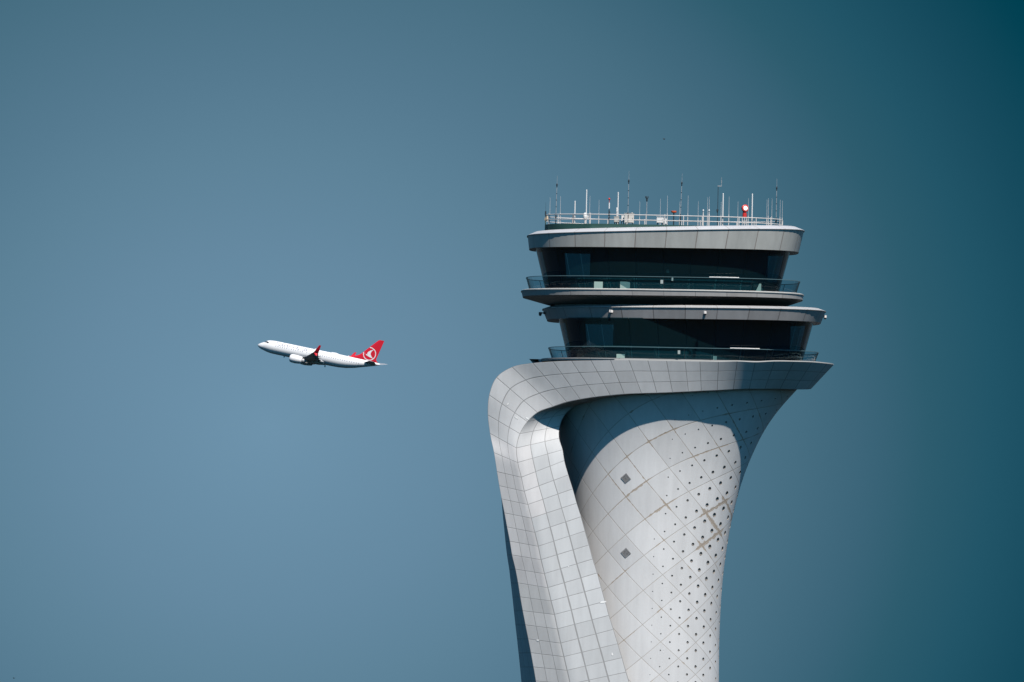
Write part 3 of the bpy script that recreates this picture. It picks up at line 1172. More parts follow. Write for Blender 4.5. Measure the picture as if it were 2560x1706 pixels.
# two diamond vent grilles
for (px, py) in ((1564.6, 1196), (1564.6, 1382.6)):
    th, z = shaft_inv(px, py)
    p = shaft(th, z)
    e = 1e-3
    a, b = lattice(th, z)
    a1, b1 = lattice(th + e, z)
    a2, b2 = lattice(th, z + e)
    J = np.linalg.inv(np.array([[(a1 - a) / e, (a2 - a) / e], [(b1 - b) / e, (b2 - b) / e]]))
    du_ = (shaft(th + e, z) - p) / e
    dz_ = (shaft(th, z + e) - p) / e
    va = (du_ * J[0, 0] + dz_ * J[1, 0]).normalized()
    vb = (du_ * J[0, 1] + dz_ * J[1, 1]).normalized()
    nrm = va.cross(vb).normalized()
    if nrm.y > 0:
        nrm = -nrm
    vb = nrm.cross(va).normalized()
    H = 0.255
    gg = GB()
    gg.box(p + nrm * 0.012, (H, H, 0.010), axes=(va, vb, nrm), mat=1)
    for sgn in (-1, 1):
        gg.box(p + nrm * 0.02 + va * (sgn * H), (0.018, H + 0.018, 0.02), axes=(va, vb, nrm))
        gg.box(p + nrm * 0.02 + vb * (sgn * H), (H - 0.02, 0.018, 0.02), axes=(va, vb, nrm))
    for k in range(9):
        f = (k - 4) / 9 * 2 * H
        gg.box(p + nrm * 0.03 + va * f, (0.013, H - 0.02, 0.008), axes=(va, vb, nrm))
        gg.box(p + nrm * 0.041 + vb * f, (H - 0.02, 0.011, 0.003), axes=(va, vb, nrm))
    tpart(gg, "vent_grille", [MT["grille"], MT["grille_back"]], shaft_o)

# ------------------------------------------------------------------ security cameras on the lower fascia
def security_camera(px, py, Y, out, label, dark=False):
    c = W(px, py, Y)
    o = thing("security_camera", c, label, "camera", "security cameras on the lower fascia")
    out = Vector(out).normalized()
    g = GB()
    g.tube(Vector((0, 0, 0)), out * 0.30, 0.045, n=8)
    g.box(Vector((0, 0, 0)), (0.09, 0.09, 0.09))
    g.build("bracket", MT["dark" if dark else "rail"], o)
    g = GB()
    e = out * 0.34 + Vector((0, 0, -0.04))
    g.tube(e + Vector((0, 0, 0.10)), e + Vector((0, 0, -0.08)), 0.115, 0.125, n=12)
    g.build("housing", MT["dark" if dark else "rail"], o)
    g = GB()
    g.ball(e + Vector((0, 0, -0.10)), 0.105, 12, 6)
    g.build("lens_dome", MT["dark"], o)
    return o


def fascia_y(px, py):
    return supY(px, 1709, 351, 8.38, 3.2) - 0.17 * (px - 1709) * 0.03


security_camera(1526, 778, fascia_y(1526, 780) + 0.02, (0.25, -1, 0), "white dome camera on the lower fascia, where its bright coping begins")
security_camera(1762.5, 781, fascia_y(1762, 780) + 0.02, (0, -1, 0), "white dome camera on the sunlit middle of the lower fascia, casting a short shadow")
security_camera(2052, 789, -0.8, (1, -0.3, -0.15), "white dome camera sticking out past the sunlit end of the lower fascia")
security_camera(1361.5, 783, -0.8, (-1, -0.3, 0), "dark silhouetted dome camera at the shaded end of the lower fascia", True)

# ------------------------------------------------------------------ roof railing
rr_ = Ring(1363, 1956, [(1363, 566), (1660, 562), (1956, 573)], 5.2, 2.8)
rr_.z = np.array([ZR, 0.0])
TOPH = (566 - 542) * 0.03
rail = thing("roof_railing", (rr_.cx, 0, ZR), "white tubular safety railing round the edge of the tower roof", "railing")
O3 = Vector((rr_.cx, 0, ZR))
NPOST = 34
Q = rr_.pts(NPOST * 4)
for h, r in ((TOPH, 0.030), (TOPH * 0.48, 0.026)):
    g = GB()
    for k in range(len(Q)):
        a, b = Q[k] + Vector((0, 0, h)), Q[(k + 1) % len(Q)] + Vector((0, 0, h))
        g.tube(a, b, r, n=6, caps=False)
    g.build("rail", MT["rail"], rail, O3)
for k in range(NPOST):
    g = GB()
    a = Q[k * 4]
    g.tube(a + Vector((0, 0, -0.02)), a + Vector((0, 0, TOPH + (0.10 if k % 3 == 0 else 0.0))), 0.030, n=6)
    g.build("post", MT["rust" if k % 4 == 1 and a.x < 6 else "rail"], rail, O3)


# ------------------------------------------------------------------ antennas on the roof
def roof_at(px, Y):
    return Vector((W(px, 562, Y).x, Y, ZR))


PROTO = {}
HU = 2.0


def proto(kind):
    """One of each kind, two metres tall, built at the origin."""
    o = bpy.data.objects.new({"whip": "whip_antenna", "mast": "mast_antenna", "pole": "pole_antenna"}[kind], None)
    COL.objects.link(o)
    if kind == "whip":
        g = GB()
        g.tube((0, 0, -0.03), (0, 0, 0.80), 0.030, 0.026, n=6)
        g.build("mount", MT["rail"], o)
        g = GB()
        g.tube((0, 0, 0.80), (0, 0, 2.0), 0.017, 0.009, n=6)
        g.build("whip", MT["whip"], o)
    elif kind == "mast":
        g = GB()
        g.tube((0, 0, -0.03), (0, 0, 0.45), 0.036, n=6)
        g.box((0, 0, 0.30), (0.06, 0.06, 0.05))
        g.build("mount", MT["dark"], o)
        g = GB()
        g.tube((0, 0, 0.45), (0, 0, 1.64), 0.024, 0.020, n=6)
        g.tube((0, 0, 1.64), (0, 0, 2.0), 0.014, 0.008, n=6)
        g.build("mast", MT["grey"], o)
        g = GB()
        for h in (0.72, 1.0, 1.27):
            g.tube((0, 0, h - 0.012), (0, 0, h + 0.012), 0.042, n=8)
        g.ball((0, 0, 1.56), 0.045, 8, 6)
        g.ball((0, 0, 1.63), 0.062, 8, 6)
        g.build("insulator", MT["dark"], o)
    else:
        g = GB()
        g.tube((0, 0, -0.03), (0, 0, 0.62), 0.036, n=8)
        g.tube((0, 0, 0.55), (0, 0, 0.64), 0.05, n=8)
        g.build("mount", MT["rail"], o)
        g = GB()
        g.tube((0, 0, 0.64), (0, 0, 1.97), 0.046, 0.042, n=8)
        g.ball((0, 0, 1.97), 0.043, 8, 6)
        g.build("radome", MT["white"], o)
    return o


KIND = {"whip": ("antenna", "thin whip antennas on the tower roof"), "mast": ("antenna", "tall dark mast antennas on the tower roof"),
        "pole": ("antenna", "thick white pole antennas on the tower roof")}


def antenna(kind, px, py_top, Y, label, lean=0.0):
    if kind not in PROTO:
        o = PROTO[kind] = proto(kind)
    else:
        o = dup(PROTO[kind])
    base = roof_at(px, Y)
    top = W(px, py_top, Y)
    o.location = base
    o.scale = (1, 1, (top.z - base.z) / HU)
    o.rotation_euler = (0, lean, 0)
    tag(o, label, *KIND[kind])
    return o


def L(px, pad=0.0):       # front edge of the railing at this x
    x = W(px, 562, -4).x
    tq = min(0.999, abs(x - rr_.cx) / rr_.a)
    return -(rr_.b - pad) * (1 - tq ** rr_.n) ** (1 / rr_.n)


antenna("mast", 1389, 440, L(1389) + 0.3, "tall dark mast antenna nearest the tan canvas at the roof's far end", R(0.8))
antenna("mast", 1569, 428, L(1569) + 0.4, "tallest dark mast antenna, rising in front of the large beige cabinet", R(0.4))
antenna("mast", 1700, 434, L(1700) + 1.0, "tall dark mast antenna beside the flat orange beacon", R(1.3))
antenna("mast", 1940, 447, L(1940) + 0.3, "tall dark mast antenna in the whip cluster near the coping's rounded corner", R(0))
antenna("pole", 1436.5, 503, L(1436) + 0.05, "shortest thick white pole antenna, on the stretch of railing before the white dome")
antenna("pole", 1465, 475, 1.2, "tall thick white pole antenna rising right behind the white dome")
antenna("pole", 1544, 481, -0.5, "thick white pole antenna rising behind the small grey cabinet and stubby white cylinder")
antenna("pole", 1806.5, 484, L(1806) + 0.1, "thick white pole antenna next to the bracketed dark mast")
antenna("pole", 1879.5, 485, 1.0, "thick white pole antenna standing just past the red searchlight")
WH = [
    (1374, 493.5, 0, "thin white whip antenna between the stubby dark post and the first dark mast"),
    (1400, 490.7, 0, "thin white whip antenna just past the dark mast nearest the tan canvas"),
    (1473.5, 490, 0, "thin white whip antenna just past the tall pole behind the white dome"),
    (1496.5, 500, 2.0, "thin white whip antenna between the white dome and the red-tipped obstruction light"),
    (1598.5, 504, 1.5, "thin white whip antenna between the large beige cabinet and the dark wind sensor"),
    (1650, 497, 2.5, "thin white whip antenna directly behind the white plain cabinet"),
    (1667.5, 489, 0, "thin white whip antenna between the white plain cabinet and the flat orange beacon"),
    (1698.5, 505, 2.5, "short thin whip antenna hugging the dark mast beside the orange beacon"),
    (1719, 489, 0, "thin white whip antenna just past the dark mast beside the orange beacon"),
    (1744.7, 504, 2.0, "short thin white whip antenna just before the two white bulb lamps"),
    (1768, 493.5, 2.8, "thin white whip antenna between the two white bulb lamps, on the far railing"),
    (1772, 491.6, 2.2, "thin white whip antenna rising behind the second white bulb lamp"),
    (1802, 505, 2.8, "short thin whip antenna squeezed between the bracketed dark mast and its thick white neighbour"),
    (1821.5, 491.6, 0, "thin white whip antenna just past the thick pole next to the bracketed mast"),
    (1844, 504, 0, "short thin white whip antenna next before the red searchlight"),
    (1870, 496, 0, "thin white whip antenna almost touching the red searchlight's lens side"),
    (1916.5, 499, 2.6, "first and faintest whip antenna of the cluster near the coping's rounded corner"),
    (1920, 496, 0, "second whip antenna of the cluster near the coping's rounded corner"),
    (1929, 496, 0, "whip antenna next before the dark mast in the corner cluster"),
    (1949.5, 500, 0, "whip antenna next past the dark mast in the corner cluster"),
    (1955, 502, 0, "outermost whip antenna at the very end of the corner cluster"),
]
for px, pt, Y, lab in WH:
    antenna("whip", px, pt, L(px) + 0.02 if Y == 0 else Y, lab)

# stubby dark antenna on the far end post
o = thing("stub_antenna", roof_at(1363.5, -0.9), "stubby dark antenna with a hair-thin tip on the railing's end post", "antenna")
g = GB()
g.tube((0, 0, 0), (0, 0, TOPH), 0.032, n=6)
g.build("mount", MT["green"], o)
g = GB()
g.tube((0, 0, TOPH), (0, 0, TOPH + 0.30), 0.06, 0.05, n=8)
g.tube((0, 0, TOPH + 0.30), (0, 0, TOPH + 0.95), 0.010, 0.006, n=6)
g.build("aerial", MT["dark"], o)
# tan canvas bag tied to the railing end
o = thing("canvas_bag", roof_at(1366, -1.3) + Vector((0, 0, 0.28)), "tan canvas bag tied to the end post of the roof railing", "bag")
g = GB()
P = []
for zz, rx, ry in ((0.0, 0.02, 0.02), (0.02, 0.15, 0.09), (0.12, 0.16, 0.10), (0.28, 0.11, 0.07), (0.42, 0.05, 0.04), (0.46, 0.06, 0.05)):
    P.append([(rx * math.cos(a_) * (1 + .12 * math.sin(3 * a_)), ry * math.sin(a_), zz) for a_ in [2 * math.pi * k / 12 for k in range(12)]])
g.grid(P, wrap=True)
g.build("sack", MT["tan"], o)
g = GB()
g.tube((0, 0, 0.40), (0, 0, 0.425), 0.066, n=10)
g.build("tie_cord", MT["rust"], o)

# red-tipped obstruction light
o = thing("obstruction_light", roof_at(1522, L(1522)), "slim obstruction light on a pole, dark red lamp above a white section", "light")
hz = lambda py: W(1522, py, L(1522)).z - ZR
g = GB()
g.tube((0, 0, 0), (0, 0, hz(524)), 0.036, n=8)
for h in (545, 538, 531):
    g.box((0.02, 0, hz(h)), (0.07, 0.06, 0.045))
g.build("pole", MT["dark"], o)
g = GB()
g.tube((0, 0, hz(522)), (0, 0, hz(507)), 0.048, n=8)
g.build("white_sleeve", MT["white"], o)
g = GB()
g.tube((0, 0, hz(507)), (0, 0, hz(500)), 0.018, n=6)
g.ball((0, 0, hz(498)), 0.075, 10, 8, sc=(1, 1, 1.2))
g.build("red_lamp", MT["red"], o)

# dark wind sensor
o = thing("wind_sensor", roof_at(1616, L(1616)), "dark wind sensor with a forked head on a thin grey pole", "wind sensor")
hz = lambda py: W(1616, py, L(1616)).z - ZR
g = GB()
g.tube((0, 0, 0), (0, 0, hz(500)), 0.026, n=6)
g.tube((0, 0, hz(533)), (0, 0, hz(529)), 0.05, n=8)
g.build("pole", MT["grey"], o)
g = GB()
g.tube((0, 0, hz(504)), (0, 0, hz(496)), 0.045, 0.07, n=8)
g.tube((-0.11, 0, hz(495)), (0.11, 0, hz(495)), 0.022, n=6)
g.tube((-0.10, 0, hz(496)), (-0.10, 0, hz(491)), 0.03, n=6)
g.tube((0.10, 0, hz(496)), (0.10, 0, hz(491)), 0.02, n=6)
g.box((-0.02, 0, hz(492.5)), (0.06, 0.05, 0.03))
g.build("sensor_head", MT["dark"], o)

# bracketed dark mast
o = thing("bracket_mast", roof_at(1793.5, -2.0), "dark mast with a side bracket carrying a thin upper rod", "antenna")
hz = lambda py: W(1794, py, -2.0).z - ZR
g = GB()
g.tube((0, 0, 0), (0, 0, hz(464)), 0.026, 0.022, n=6)
g.build("mast", MT["dark"], o)
g = GB()
g.box((0.11, 0, hz(465.5)), (0.15, 0.04, 0.03))
g.tube((0.24, 0, hz(467)), (0.24, 0, hz(443)), 0.020, 0.010, n=6)
g.tube((0.24, 0, hz(458)), (0.24, 0, hz(451)), 0.028, n=6)
g.build("bracket_rod", MT["grey"], o)
g = GB()
g.box((-0.02, 0, hz(526)), (0.08, 0.07, 0.07))
g.ball((-0.02, 0, hz(530)), 0.06, 8, 6)
g.build("junction_box", MT["dark"], o)

# two white bulb lamps on stubby posts
for px, lab in ((1757.5, "white bulb lamp on a stubby post, the one farther from the bracketed dark mast"), (1772, "white bulb lamp on a stubby post, the one nearer the bracketed dark mast")):
    o = thing("bulb_lamp", roof_at(px, L(px) + 0.02), lab, "lamp", "white bulb lamps on the roof railing")
    hz = lambda py: W(px, py, L(px)).z - ZR
    g = GB()
    g.tube((0, 0, 0), (0, 0, hz(535)), 0.05 if px > 1760 else 0.042, n=8)
    g.tube((0, 0, hz(535)), (0, 0, hz(530)), 0.03, n=8)
    g.build("post", MT["rail"], o)
    g = GB()
    g.ball((0, 0, hz(527)), 0.055, 10, 8, sc=(1, 1, 1.7))
    g.build("bulb", MT["white"], o)

# white dome and stubby cylinder
o = thing("radome", roof_at(1462.5, -2.2), "small white dome antenna on a bracket behind the railing", "antenna")
hz = lambda py: W(1462, py, -2.2).z - ZR
g = GB()
P = []
for f, r in ((548, 0.06), (547, 0.13), (543, 0.155), (538, 0.15), (534, 0.11), (532.3, 0.05), (532, 0.0)):
    P.append([(r * math.cos(2 * math.pi * k / 14), r * math.sin(2 * math.pi * k / 14), hz(f)) for k in range(14)])
g.grid(P, wrap=True)
g.build("dome", MT["white"], o)
g = GB()
g.tube((0, 0, 0), (0, 0, hz(547)), 0.05, n=8)
g.box((0.16, 0, hz(542)), (0.10, 0.05, 0.09))
g.build("bracket", MT["rail"], o)
o = thing("stub_cylinder", roof_at(1541.5, -1.4), "stubby white cylinder antenna above the small grey cabinet", "antenna")
hz = lambda py: W(1541.5, py, -1.4).z - ZR
g = GB()
g.tube((0, 0, 0), (0, 0, hz(529)), 0.035, n=8)
g.build("post", MT["rail"], o)
g = GB()
g.tube((0, 0, hz(530)), (0, 0, hz(521)), 0.055, n=10)
g.ball((0, 0, hz(521)), 0.054, 10, 6)
g.build("cap", MT["white"], o)


def cabinet(x0, x1, y0, y1, Y, mat, label, legs=True, extra=None):
    p0, p1 = W(x0, y1, Y), W(x1, y0, Y)
    cx = (p0.x + p1.x) / 2
    o = thing("equipment_cabinet", (cx, Y, ZR), label, "cabinet", "equipment cabinets on the tower roof")
    hw, z0, z1 = (p1.x - p0.x) / 2, p0.z - ZR, p1.z - ZR
    z0 = max(z0, 0.05)
    g = GB()
    g.box((0, 0, (z0 + z1) / 2), (hw, 0.22, (z1 - z0) / 2))
    g.box((0, 0, z1 + 0.015), (hw + 0.02, 0.25, 0.015))
    if extra:
        extra(g, hw, z0, z1)
    g.build("housing", mat, o)
    g = GB()
    g.box((0, -0.235, (z0 + z1) / 2), (hw * 0.88, 0.012, (z1 - z0) / 2 * 0.86))
    d = g.build("door", mat, o)
    g = GB()
    g.box((hw * 0.7, -0.26, (z0 + z1) / 2), (0.015, 0.012, 0.05))
    g.build("handle", MT["dark"], d)
    for sx in (-1, 1):
        g = GB()
        g.box((sx * hw * 0.75, 0, z0 / 2 - 0.01), (0.03, 0.15, z0 / 2 + 0.01))
        g.build("leg", MT["dark"], o)
    return o


cabinet(1535, 1548, 543, 556.5, -1.6, MT["grey_cab"] if "grey_cab" in MT else mat_plain("pale_grey_cabinet", (0.5, 0.49, 0.46), 0.5), "small pale grey cabinet with weathered door below the stubby white cylinder")
cabinet(1561, 1585, 535, 558, -2.6, MT["beige"], "large beige cabinet, biggest box on the roof",
        extra=lambda g, hw, z0, z1: (g.tube((hw * 0.6, 0, z1), (hw * 0.6, 0, z1 + 0.10), 0.05, n=8), g.ball((-hw * 0.2, -0.24, z1 - 0.12), 0.04, 8, 6)))
cabinet(1553, 1560.2, 538, 554, -1.9, MT["white"], "narrow white cabinet tucked against the large beige cabinet")
cabinet(1641.5, 1659, 544, 558, -1.8, MT["white"], "low white plain cabinet on legs, wider than its neighbour")
cabinet(1660, 1668, 547.5, 561, -2.6, MT["white"], "small upright white cabinet at the end of the wider plain one")

# orange beacon
o = thing("orange_beacon", roof_at(1684, -1.0), "flat orange beacon on a dark stem behind the railing", "beacon")
hz = lambda py: W(1684, py, -1.0).z - ZR
g = GB()
g.tube((0, 0, 0), (0, 0, hz(532)), 0.045, n=8)
g.build("stem", MT["dark"], o)
g = GB()
P = []
for f, r in ((532.8, 0.0), (532.8, 0.13), (531.5, 0.19), (529, 0.21), (528, 0.21), (527.6, 0.18), (527.6, 0.0)):
    P.append([(r * math.cos(2 * math.pi * k / 16), r * math.sin(2 * math.pi * k / 16), hz(f)) for k in range(16)])
g.grid(P, wrap=True, smooth=False)
g.build("disc_lamp", MT["orange"], o)

# red searchlight with its white lens
YS = -3.0
o = thing("searchlight", roof_at(1861, YS), "red searchlight with a round white lens on a red pedestal", "searchlight")
hz = lambda py: W(1861, py, YS).z - ZR
g = GB()
for dx, dy in ((-0.17, -0.15), (0.15, -0.15), (0.15, 0.2), (-0.17, 0.2), (0.0, -0.18)):
    g.tube((dx, dy, 0), (dx, dy, hz(544)), 0.028, n=6)
for h in (560, 553):
    g.box((0, -0.15, hz(h)), (0.17, 0.015, 0.015))
g.build("stand", MT["rail"], o)
g = GB()
P = []
for f, r in ((544.5, 0.0), (544.5, 0.165), (536, 0.16), (532.5, 0.15), (531.5, 0.0)):
    P.append([(r * math.cos(2 * math.pi * k / 18), r * math.sin(2 * math.pi * k / 18), hz(f)) for k in range(18)])
g.grid(P, wrap=True)
g.build("pedestal", MT["red"], o)
g = GB()
g.box((-0.02, 0, hz(531)), (0.12, 0.07, 0.05))
g.build("yoke", MT["dark"], o)
ax = Vector((0.42, -0.90, 0.10)).normalized()
hc = Vector((0, 0, hz(521.5)))
g = GB()
ra = [(-0.20, 0.0), (-0.20, 0.10), (-0.16, 0.19), (-0.05, 0.262), (0.06, 0.275), (0.13, 0.275), (0.15, 0.25), (0.155, 0.17), (0.12, 0.15)]
x_ = ax.orthogonal().normalized()
y_ = ax.cross(x_)
P = [[hc + ax * d + (x_ * math.cos(2 * math.pi * k / 22) + y_ * math.sin(2 * math.pi * k / 22)) * r for k in range(22)] for d, r in ra]
g.grid(P, wrap=True)
g.build("drum", MT["red"], o)
g = GB()
P = [[hc + ax * d + (x_ * math.cos(2 * math.pi * k / 22) + y_ * math.sin(2 * math.pi * k / 22)) * r for k in range(22)] for d, r in ((0.15, 0.168), (0.17, 0.12), (0.18, 0.0))]
g.grid(P, wrap=True)
m, t, b = new_mat("lit_lens")
b.inputs["Base Color"].default_value = (0.9, 0.9, 0.88, 1)
b.inputs["Emission Color"].default_value = (1, 0.98, 0.92, 1)
b.inputs["Emission Strength"].default_value = 0.6
g.build("lens", m, o)

# ------------------------------------------------------------------ airliner
PSI, PIT, BNK = R(17), R(10.6), R(1.5)
PDIST = 0.121 / K
f_ = Vector((-math.cos(PSI) * math.cos(PIT), math.sin(PSI) * math.cos(PIT), math.sin(PIT)))
l_ = Vector((-math.sin(PSI), -math.cos(PSI), 0))
u_ = f_.cross(l_)
l_, u_ = l_ * math.cos(BNK) + u_ * math.sin(BNK), u_ * math.cos(BNK) - l_ * math.sin(BNK)
air = thing("airliner", (0, 0, 0), "white climbing airliner with a red tail and round white emblem", "airliner")
RM = Matrix((f_, l_, u_)).transposed()
nose = W(644.2, 863.2, PDIST - 1000)
mw = RM.to_4x4()
mw.translation = nose - RM @ Vector((19.0, 0, -0.35))
air.matrix_world = mw


def A(s, y, z):
    return Vector((19.0 - s, y, z))


prof = [(0.0, -0.35, 0.03, 0.03), (0.12, -0.35, 0.24, 0.24), (0.4, -0.34, 0.50, 0.52), (0.9, -0.31, 0.82, 0.88), (1.5, -0.27, 1.08, 1.18), (2.2, -0.16, 1.36, 1.42), (3.0, -0.03, 1.70, 1.62),
        (3.8, 0.0, 1.87, 1.76), (5.0, 0.0, 1.98, 1.86), (6.5, 0, 2.0, 1.88), (12, 0, 2.0, 1.88), (18, 0, 2.0, 1.88), (24, 0, 2.0, 1.88), (26.5, 0.03, 1.97, 1.86),
        (29, 0.16, 1.82, 1.74), (31.5, 0.42, 1.54, 1.5), (34, 0.78, 1.16, 1.14), (36.5, 1.12, 0.76, 0.74), (38.2, 1.32, 0.46, 0.42), (39.1, 1.42, 0.26, 0.24), (39.3, 1.44, 0.05, 0.05)]
ps = np.array(prof)


def fus(s):
    return tuple(float(np.interp(s, ps[:, 0], ps[:, k])) for k in (1, 2, 3))


g = GB()
ss = sorted(set(list(ps[:, 0]) + list(np.arange(0.5, 39, 0.75))))
P = []
for s_ in ss:
    zc, h, w = fus(s_)
    P.append([A(s_, w * math.cos(2 * math.pi * k / 40), zc + h * math.sin(2 * math.pi * k / 40)) for k in range(40)])
g.grid(P, wrap=True)
# belly fairing between the wings
P = []
for s_, w, h in ((12.6, 0.3, 0.2), (13.6, 1.5, 0.9), (15.5, 2.02, 1.25), (20, 2.05, 1.3), (22, 1.6, 1.0), (23.6, 0.3, 0.2)):
    P.append([A(s_, w * math.cos(2 * math.pi * k / 20), -1.15 + h * math.sin(2 * math.pi * k / 20)) for k in range(20)])
g.grid(P, wrap=True)
# small aerials and the aerial hump on the crown
g.ball(A(24.5, 0, 2.0), 1.0, 14, 8, sc=(1.3, 0.45, 0.22))
for s_, zz in ((18.3, 2.1), (29.0, 2.0)):
    g.box(A(s_, 0, zz), (0.2, 0.03, 0.2))
for s_, zz in ((9.0, -2.1), (22.3, -2.4)):
    g.box(A(s_, 0, zz), (0.2, 0.04, 0.32))
g.build("fuselage", MT["plane"], air)


def foil(sec, n=10):
    """sec: list of (sLE, y, z, chord, thick, (ty, tz) thickness direction)"""
    P = []
    for sle, y, z, ch, th, (ty, tz_) in sec:
        row = []
        xs_ = [0, .03, .1, .25, .45, .7, 1.0]
        tt = [0, .45, .75, 1.0, .9, .5, .03]
        for x, q in zip(xs_, tt):
            row.append(A(sle + x * ch, y + ty * q * th / 2, z + tz_ * q * th / 2))
        for x, q in list(zip(xs_, tt))[::-1][:-1]:
            row.append(A(sle + x * ch, y - ty * q * th / 2, z - tz_ * q * th / 2))
        P.append(row)
    return P


for sg in (1, -1):
    sec = [(14.3, 1.2, -1.35, 7.9, 0.95, (0, 1)), (15.1, 1.95, -1.28, 7.0, 0.85, (0, 1)), (17.1, 5.4, -0.88, 4.9, 0.62, (0, 1)), (20.3, 11.4, 0.02, 3.0, 0.36, (0, 1)), (23.0, 16.6, 0.95, 1.75, 0.2, (0, 1))]
    g = GB()
    P = foil([(a, sg * y, z, c, th, d) for a, y, z, c, th, d in sec])
    g.grid(P, wrap=True)
    g.poly(P[-1])
    for y in (4.2, 7.6, 10.6, 13.2):      # flap track fairings
        sl = np.interp(y, [1.95, 5.4, 11.4, 16.6], [22.0, 22.0, 23.3, 24.75])
        zz = np.interp(y, [1.95, 5.4, 11.4, 16.6], [-1.28, -0.88, 0.02, 0.95])
        g.ball(A(sl - 0.4, sg * y, zz - 0.18), 1.0, 8, 8, sc=(1.5, 0.16, 0.22))
    wg = g.build("wing", MT["wing"], air)
    g = GB()
    wl = [(23.0, 16.6, 0.95, 1.75, 0.2, (0, 1)), (23.3, 17.0, 1.05, 1.6, 0.18, (-0.5, 0.85)), (23.7, 17.35, 1.5, 1.35, 0.13, (-0.9, 0.4)), (24.9, 17.85, 3.5, 0.62, 0.06, (-0.97, 0.2))]
    P = foil([(a, sg * y, z, c, th, (sg * d[0], d[1])) for a, y, z, c, th, d in wl])
    g.grid(P, wrap=True)
    g.poly(P[-1])
    wl = [(23.4, 17.0, 1.05, 1.2, 0.12, (-0.7, -0.7)), (24.3, 17.5, 0.25, 0.5, 0.05, (-0.9, -0.4))]
    P = foil([(a, sg * y, z, c, th, (sg * d[0], d[1])) for a, y, z, c, th, d in wl])
    g.grid(P, wrap=True)
    g.poly(P[-1])
    g.build("winglet", MT["pred"], wg)
    # engine
    g = GB()
    yc, zc = sg * 4.9, -2.1
    P = []
    for s_, r in ((13.2, 0.92), (12.1, 0.98), (11.95, 1.06), (12.05, 1.15), (12.6, 1.28), (13.6, 1.32), (14.8, 1.2), (15.8, 1.02), (15.7, 0.9), (14.6, 0.8)):
        P.append([A(s_ + 0.7, yc + r * math.cos(2 * math.pi * k / 24), zc + r * math.sin(2 * math.pi * k / 24)) for k in range(24)])
    g.grid(P, wrap=True)
    en = g.build("engine_cowl", MT["plane"], air)
    g = GB()
    P = []
    for s_, r in ((14.9, 0.8), (15.9, 0.68), (16.7, 0.48), (17.2, 0.2), (17.3, 0.0)):
        P.append([A(s_ + 0.7, yc + r * math.cos(2 * math.pi * k / 16), zc + r * math.sin(2 * math.pi * k / 16)) for k in range(16)])
    g.grid(P, wrap=True)
    g.build("exhaust_cone", MT["wing"], en)
    g = GB()
    P = []
    for s_, r in ((12.35, 0.0), (12.6, 0.16), (12.9, 0.3), (13.0, 0.95)):
        P.append([A(s_ + 0.7, yc + r * math.cos(2 * math.pi * k / 16), zc + r * math.sin(2 * math.pi * k / 16)) for k in range(16)])
    g.grid(P, wrap=True)
    g.build("fan", MT["dark"], en)
    g = GB()
    P = foil([(14.1, yc, zc + 1.1, 5.0, 0.35, (1, 0)), (15.3, yc, zc + 1.75, 4.4, 0.3, (1, 0))])
    g.grid(P, wrap=True)
    g.build("pylon", MT["wing"], en)
    # tailplane
    g = GB()
    P = foil([(34.3, sg * 0.5, 1.15, 4.0, 0.4, (0, 1)), (38.0, sg * 7.1, 1.95, 1.55, 0.14, (0, 1))])
    g.grid(P, wrap=True)
    g.poly(P[-1])
    g.build("tailplane", MT["wing"], air)

# fin with dorsal fillet
fin_sec = [(28.3, 1.86, 10.2), (30.2, 2.35, 7.7), (31.9, 2.95, 5.85), (32.7, 3.5, 5.2), (36.4, 7.6, 2.45), (37.3, 8.55, 1.75), (37.75, 8.72, 1.3)]


def fin_le(z):
    return float(np.interp(z, [q[1] for q in fin_sec], [q[0] for q in fin_sec]))


def fin_te(z):
    return float(np.interp(z, [q[1] for q in fin_sec], [q[0] + q[2] for q in fin_sec]))


g = GB()
P = foil([(28.3, 0, 1.5, 10.1, 0.3, (1, 0))] + [(a, 0, z, c, 0.14 + 0.055 * c, (1, 0)) for a, z, c in fin_sec])
g.grid(P, wrap=True)
g.poly(P[-1])
fin = g.build("fin", MT["pred"], air)
# round white emblem, flat on both faces of the fin
ec_s, ec_z, er = 35.38, 4.0, 2.03


def fin_half(s_, z):
    le, ch = fin_le(z), fin_te(z) - fin_le(z)
    th = 0.14 + 0.055 * ch
    x = (s_ - le) / ch
    return float(np.interp(x, [0, .03, .1, .25, .45, .7, 1.0], [0, .45, .75, 1.0, .9, .5, .03])) * th / 2


birdpts = [(.60, .80), (.28, .62), (-.05, .42), (-.30, .18), (-.36, -.02), (-.26, -.18), (-.82, -.02), (-.40, -.30), (.10, -.48), (.72, -.64), (.42, -.38), (.20, -.10), (.16, .14), (.26, .42)]
for sg in (1, -1):
    g = GB()

    def epos(dx, dz):
        s_, z = ec_s + dx * er, ec_z + dz * er
        return s_, z

    for k in range(64):
        q = []
        ok = True
        for (a_, rr2) in ((k, 1.0), (k + 1, 1.0), (k + 1, 0.885), (k, 0.885)):
            an = 2 * math.pi * a_ / 64
            s_, z = epos(rr2 * math.cos(an), rr2 * math.sin(an))
            if z < 1.9 or s_ < fin_le(z) + 0.02 or s_ > fin_te(z) - 0.02:
                ok = False
                break
            q.append(A(s_, sg * (fin_half(s_, z) + 0.02), z))
        if ok:
            g.poly(q)
    tri = []
    import mathutils
    bp2 = [Vector((x, y, 0)) for x, y in birdpts]
    for tr3 in mathutils.geometry.tessellate_polygon([bp2]):
        pts_ = []
        for i_ in tr3:
            s_, z = epos(*birdpts[i_])
            pts_.append(A(s_, sg * (fin_half(s_, z) + 0.02), z))
        g.poly(pts_)
    g.build("emblem", MT["plane"], fin)

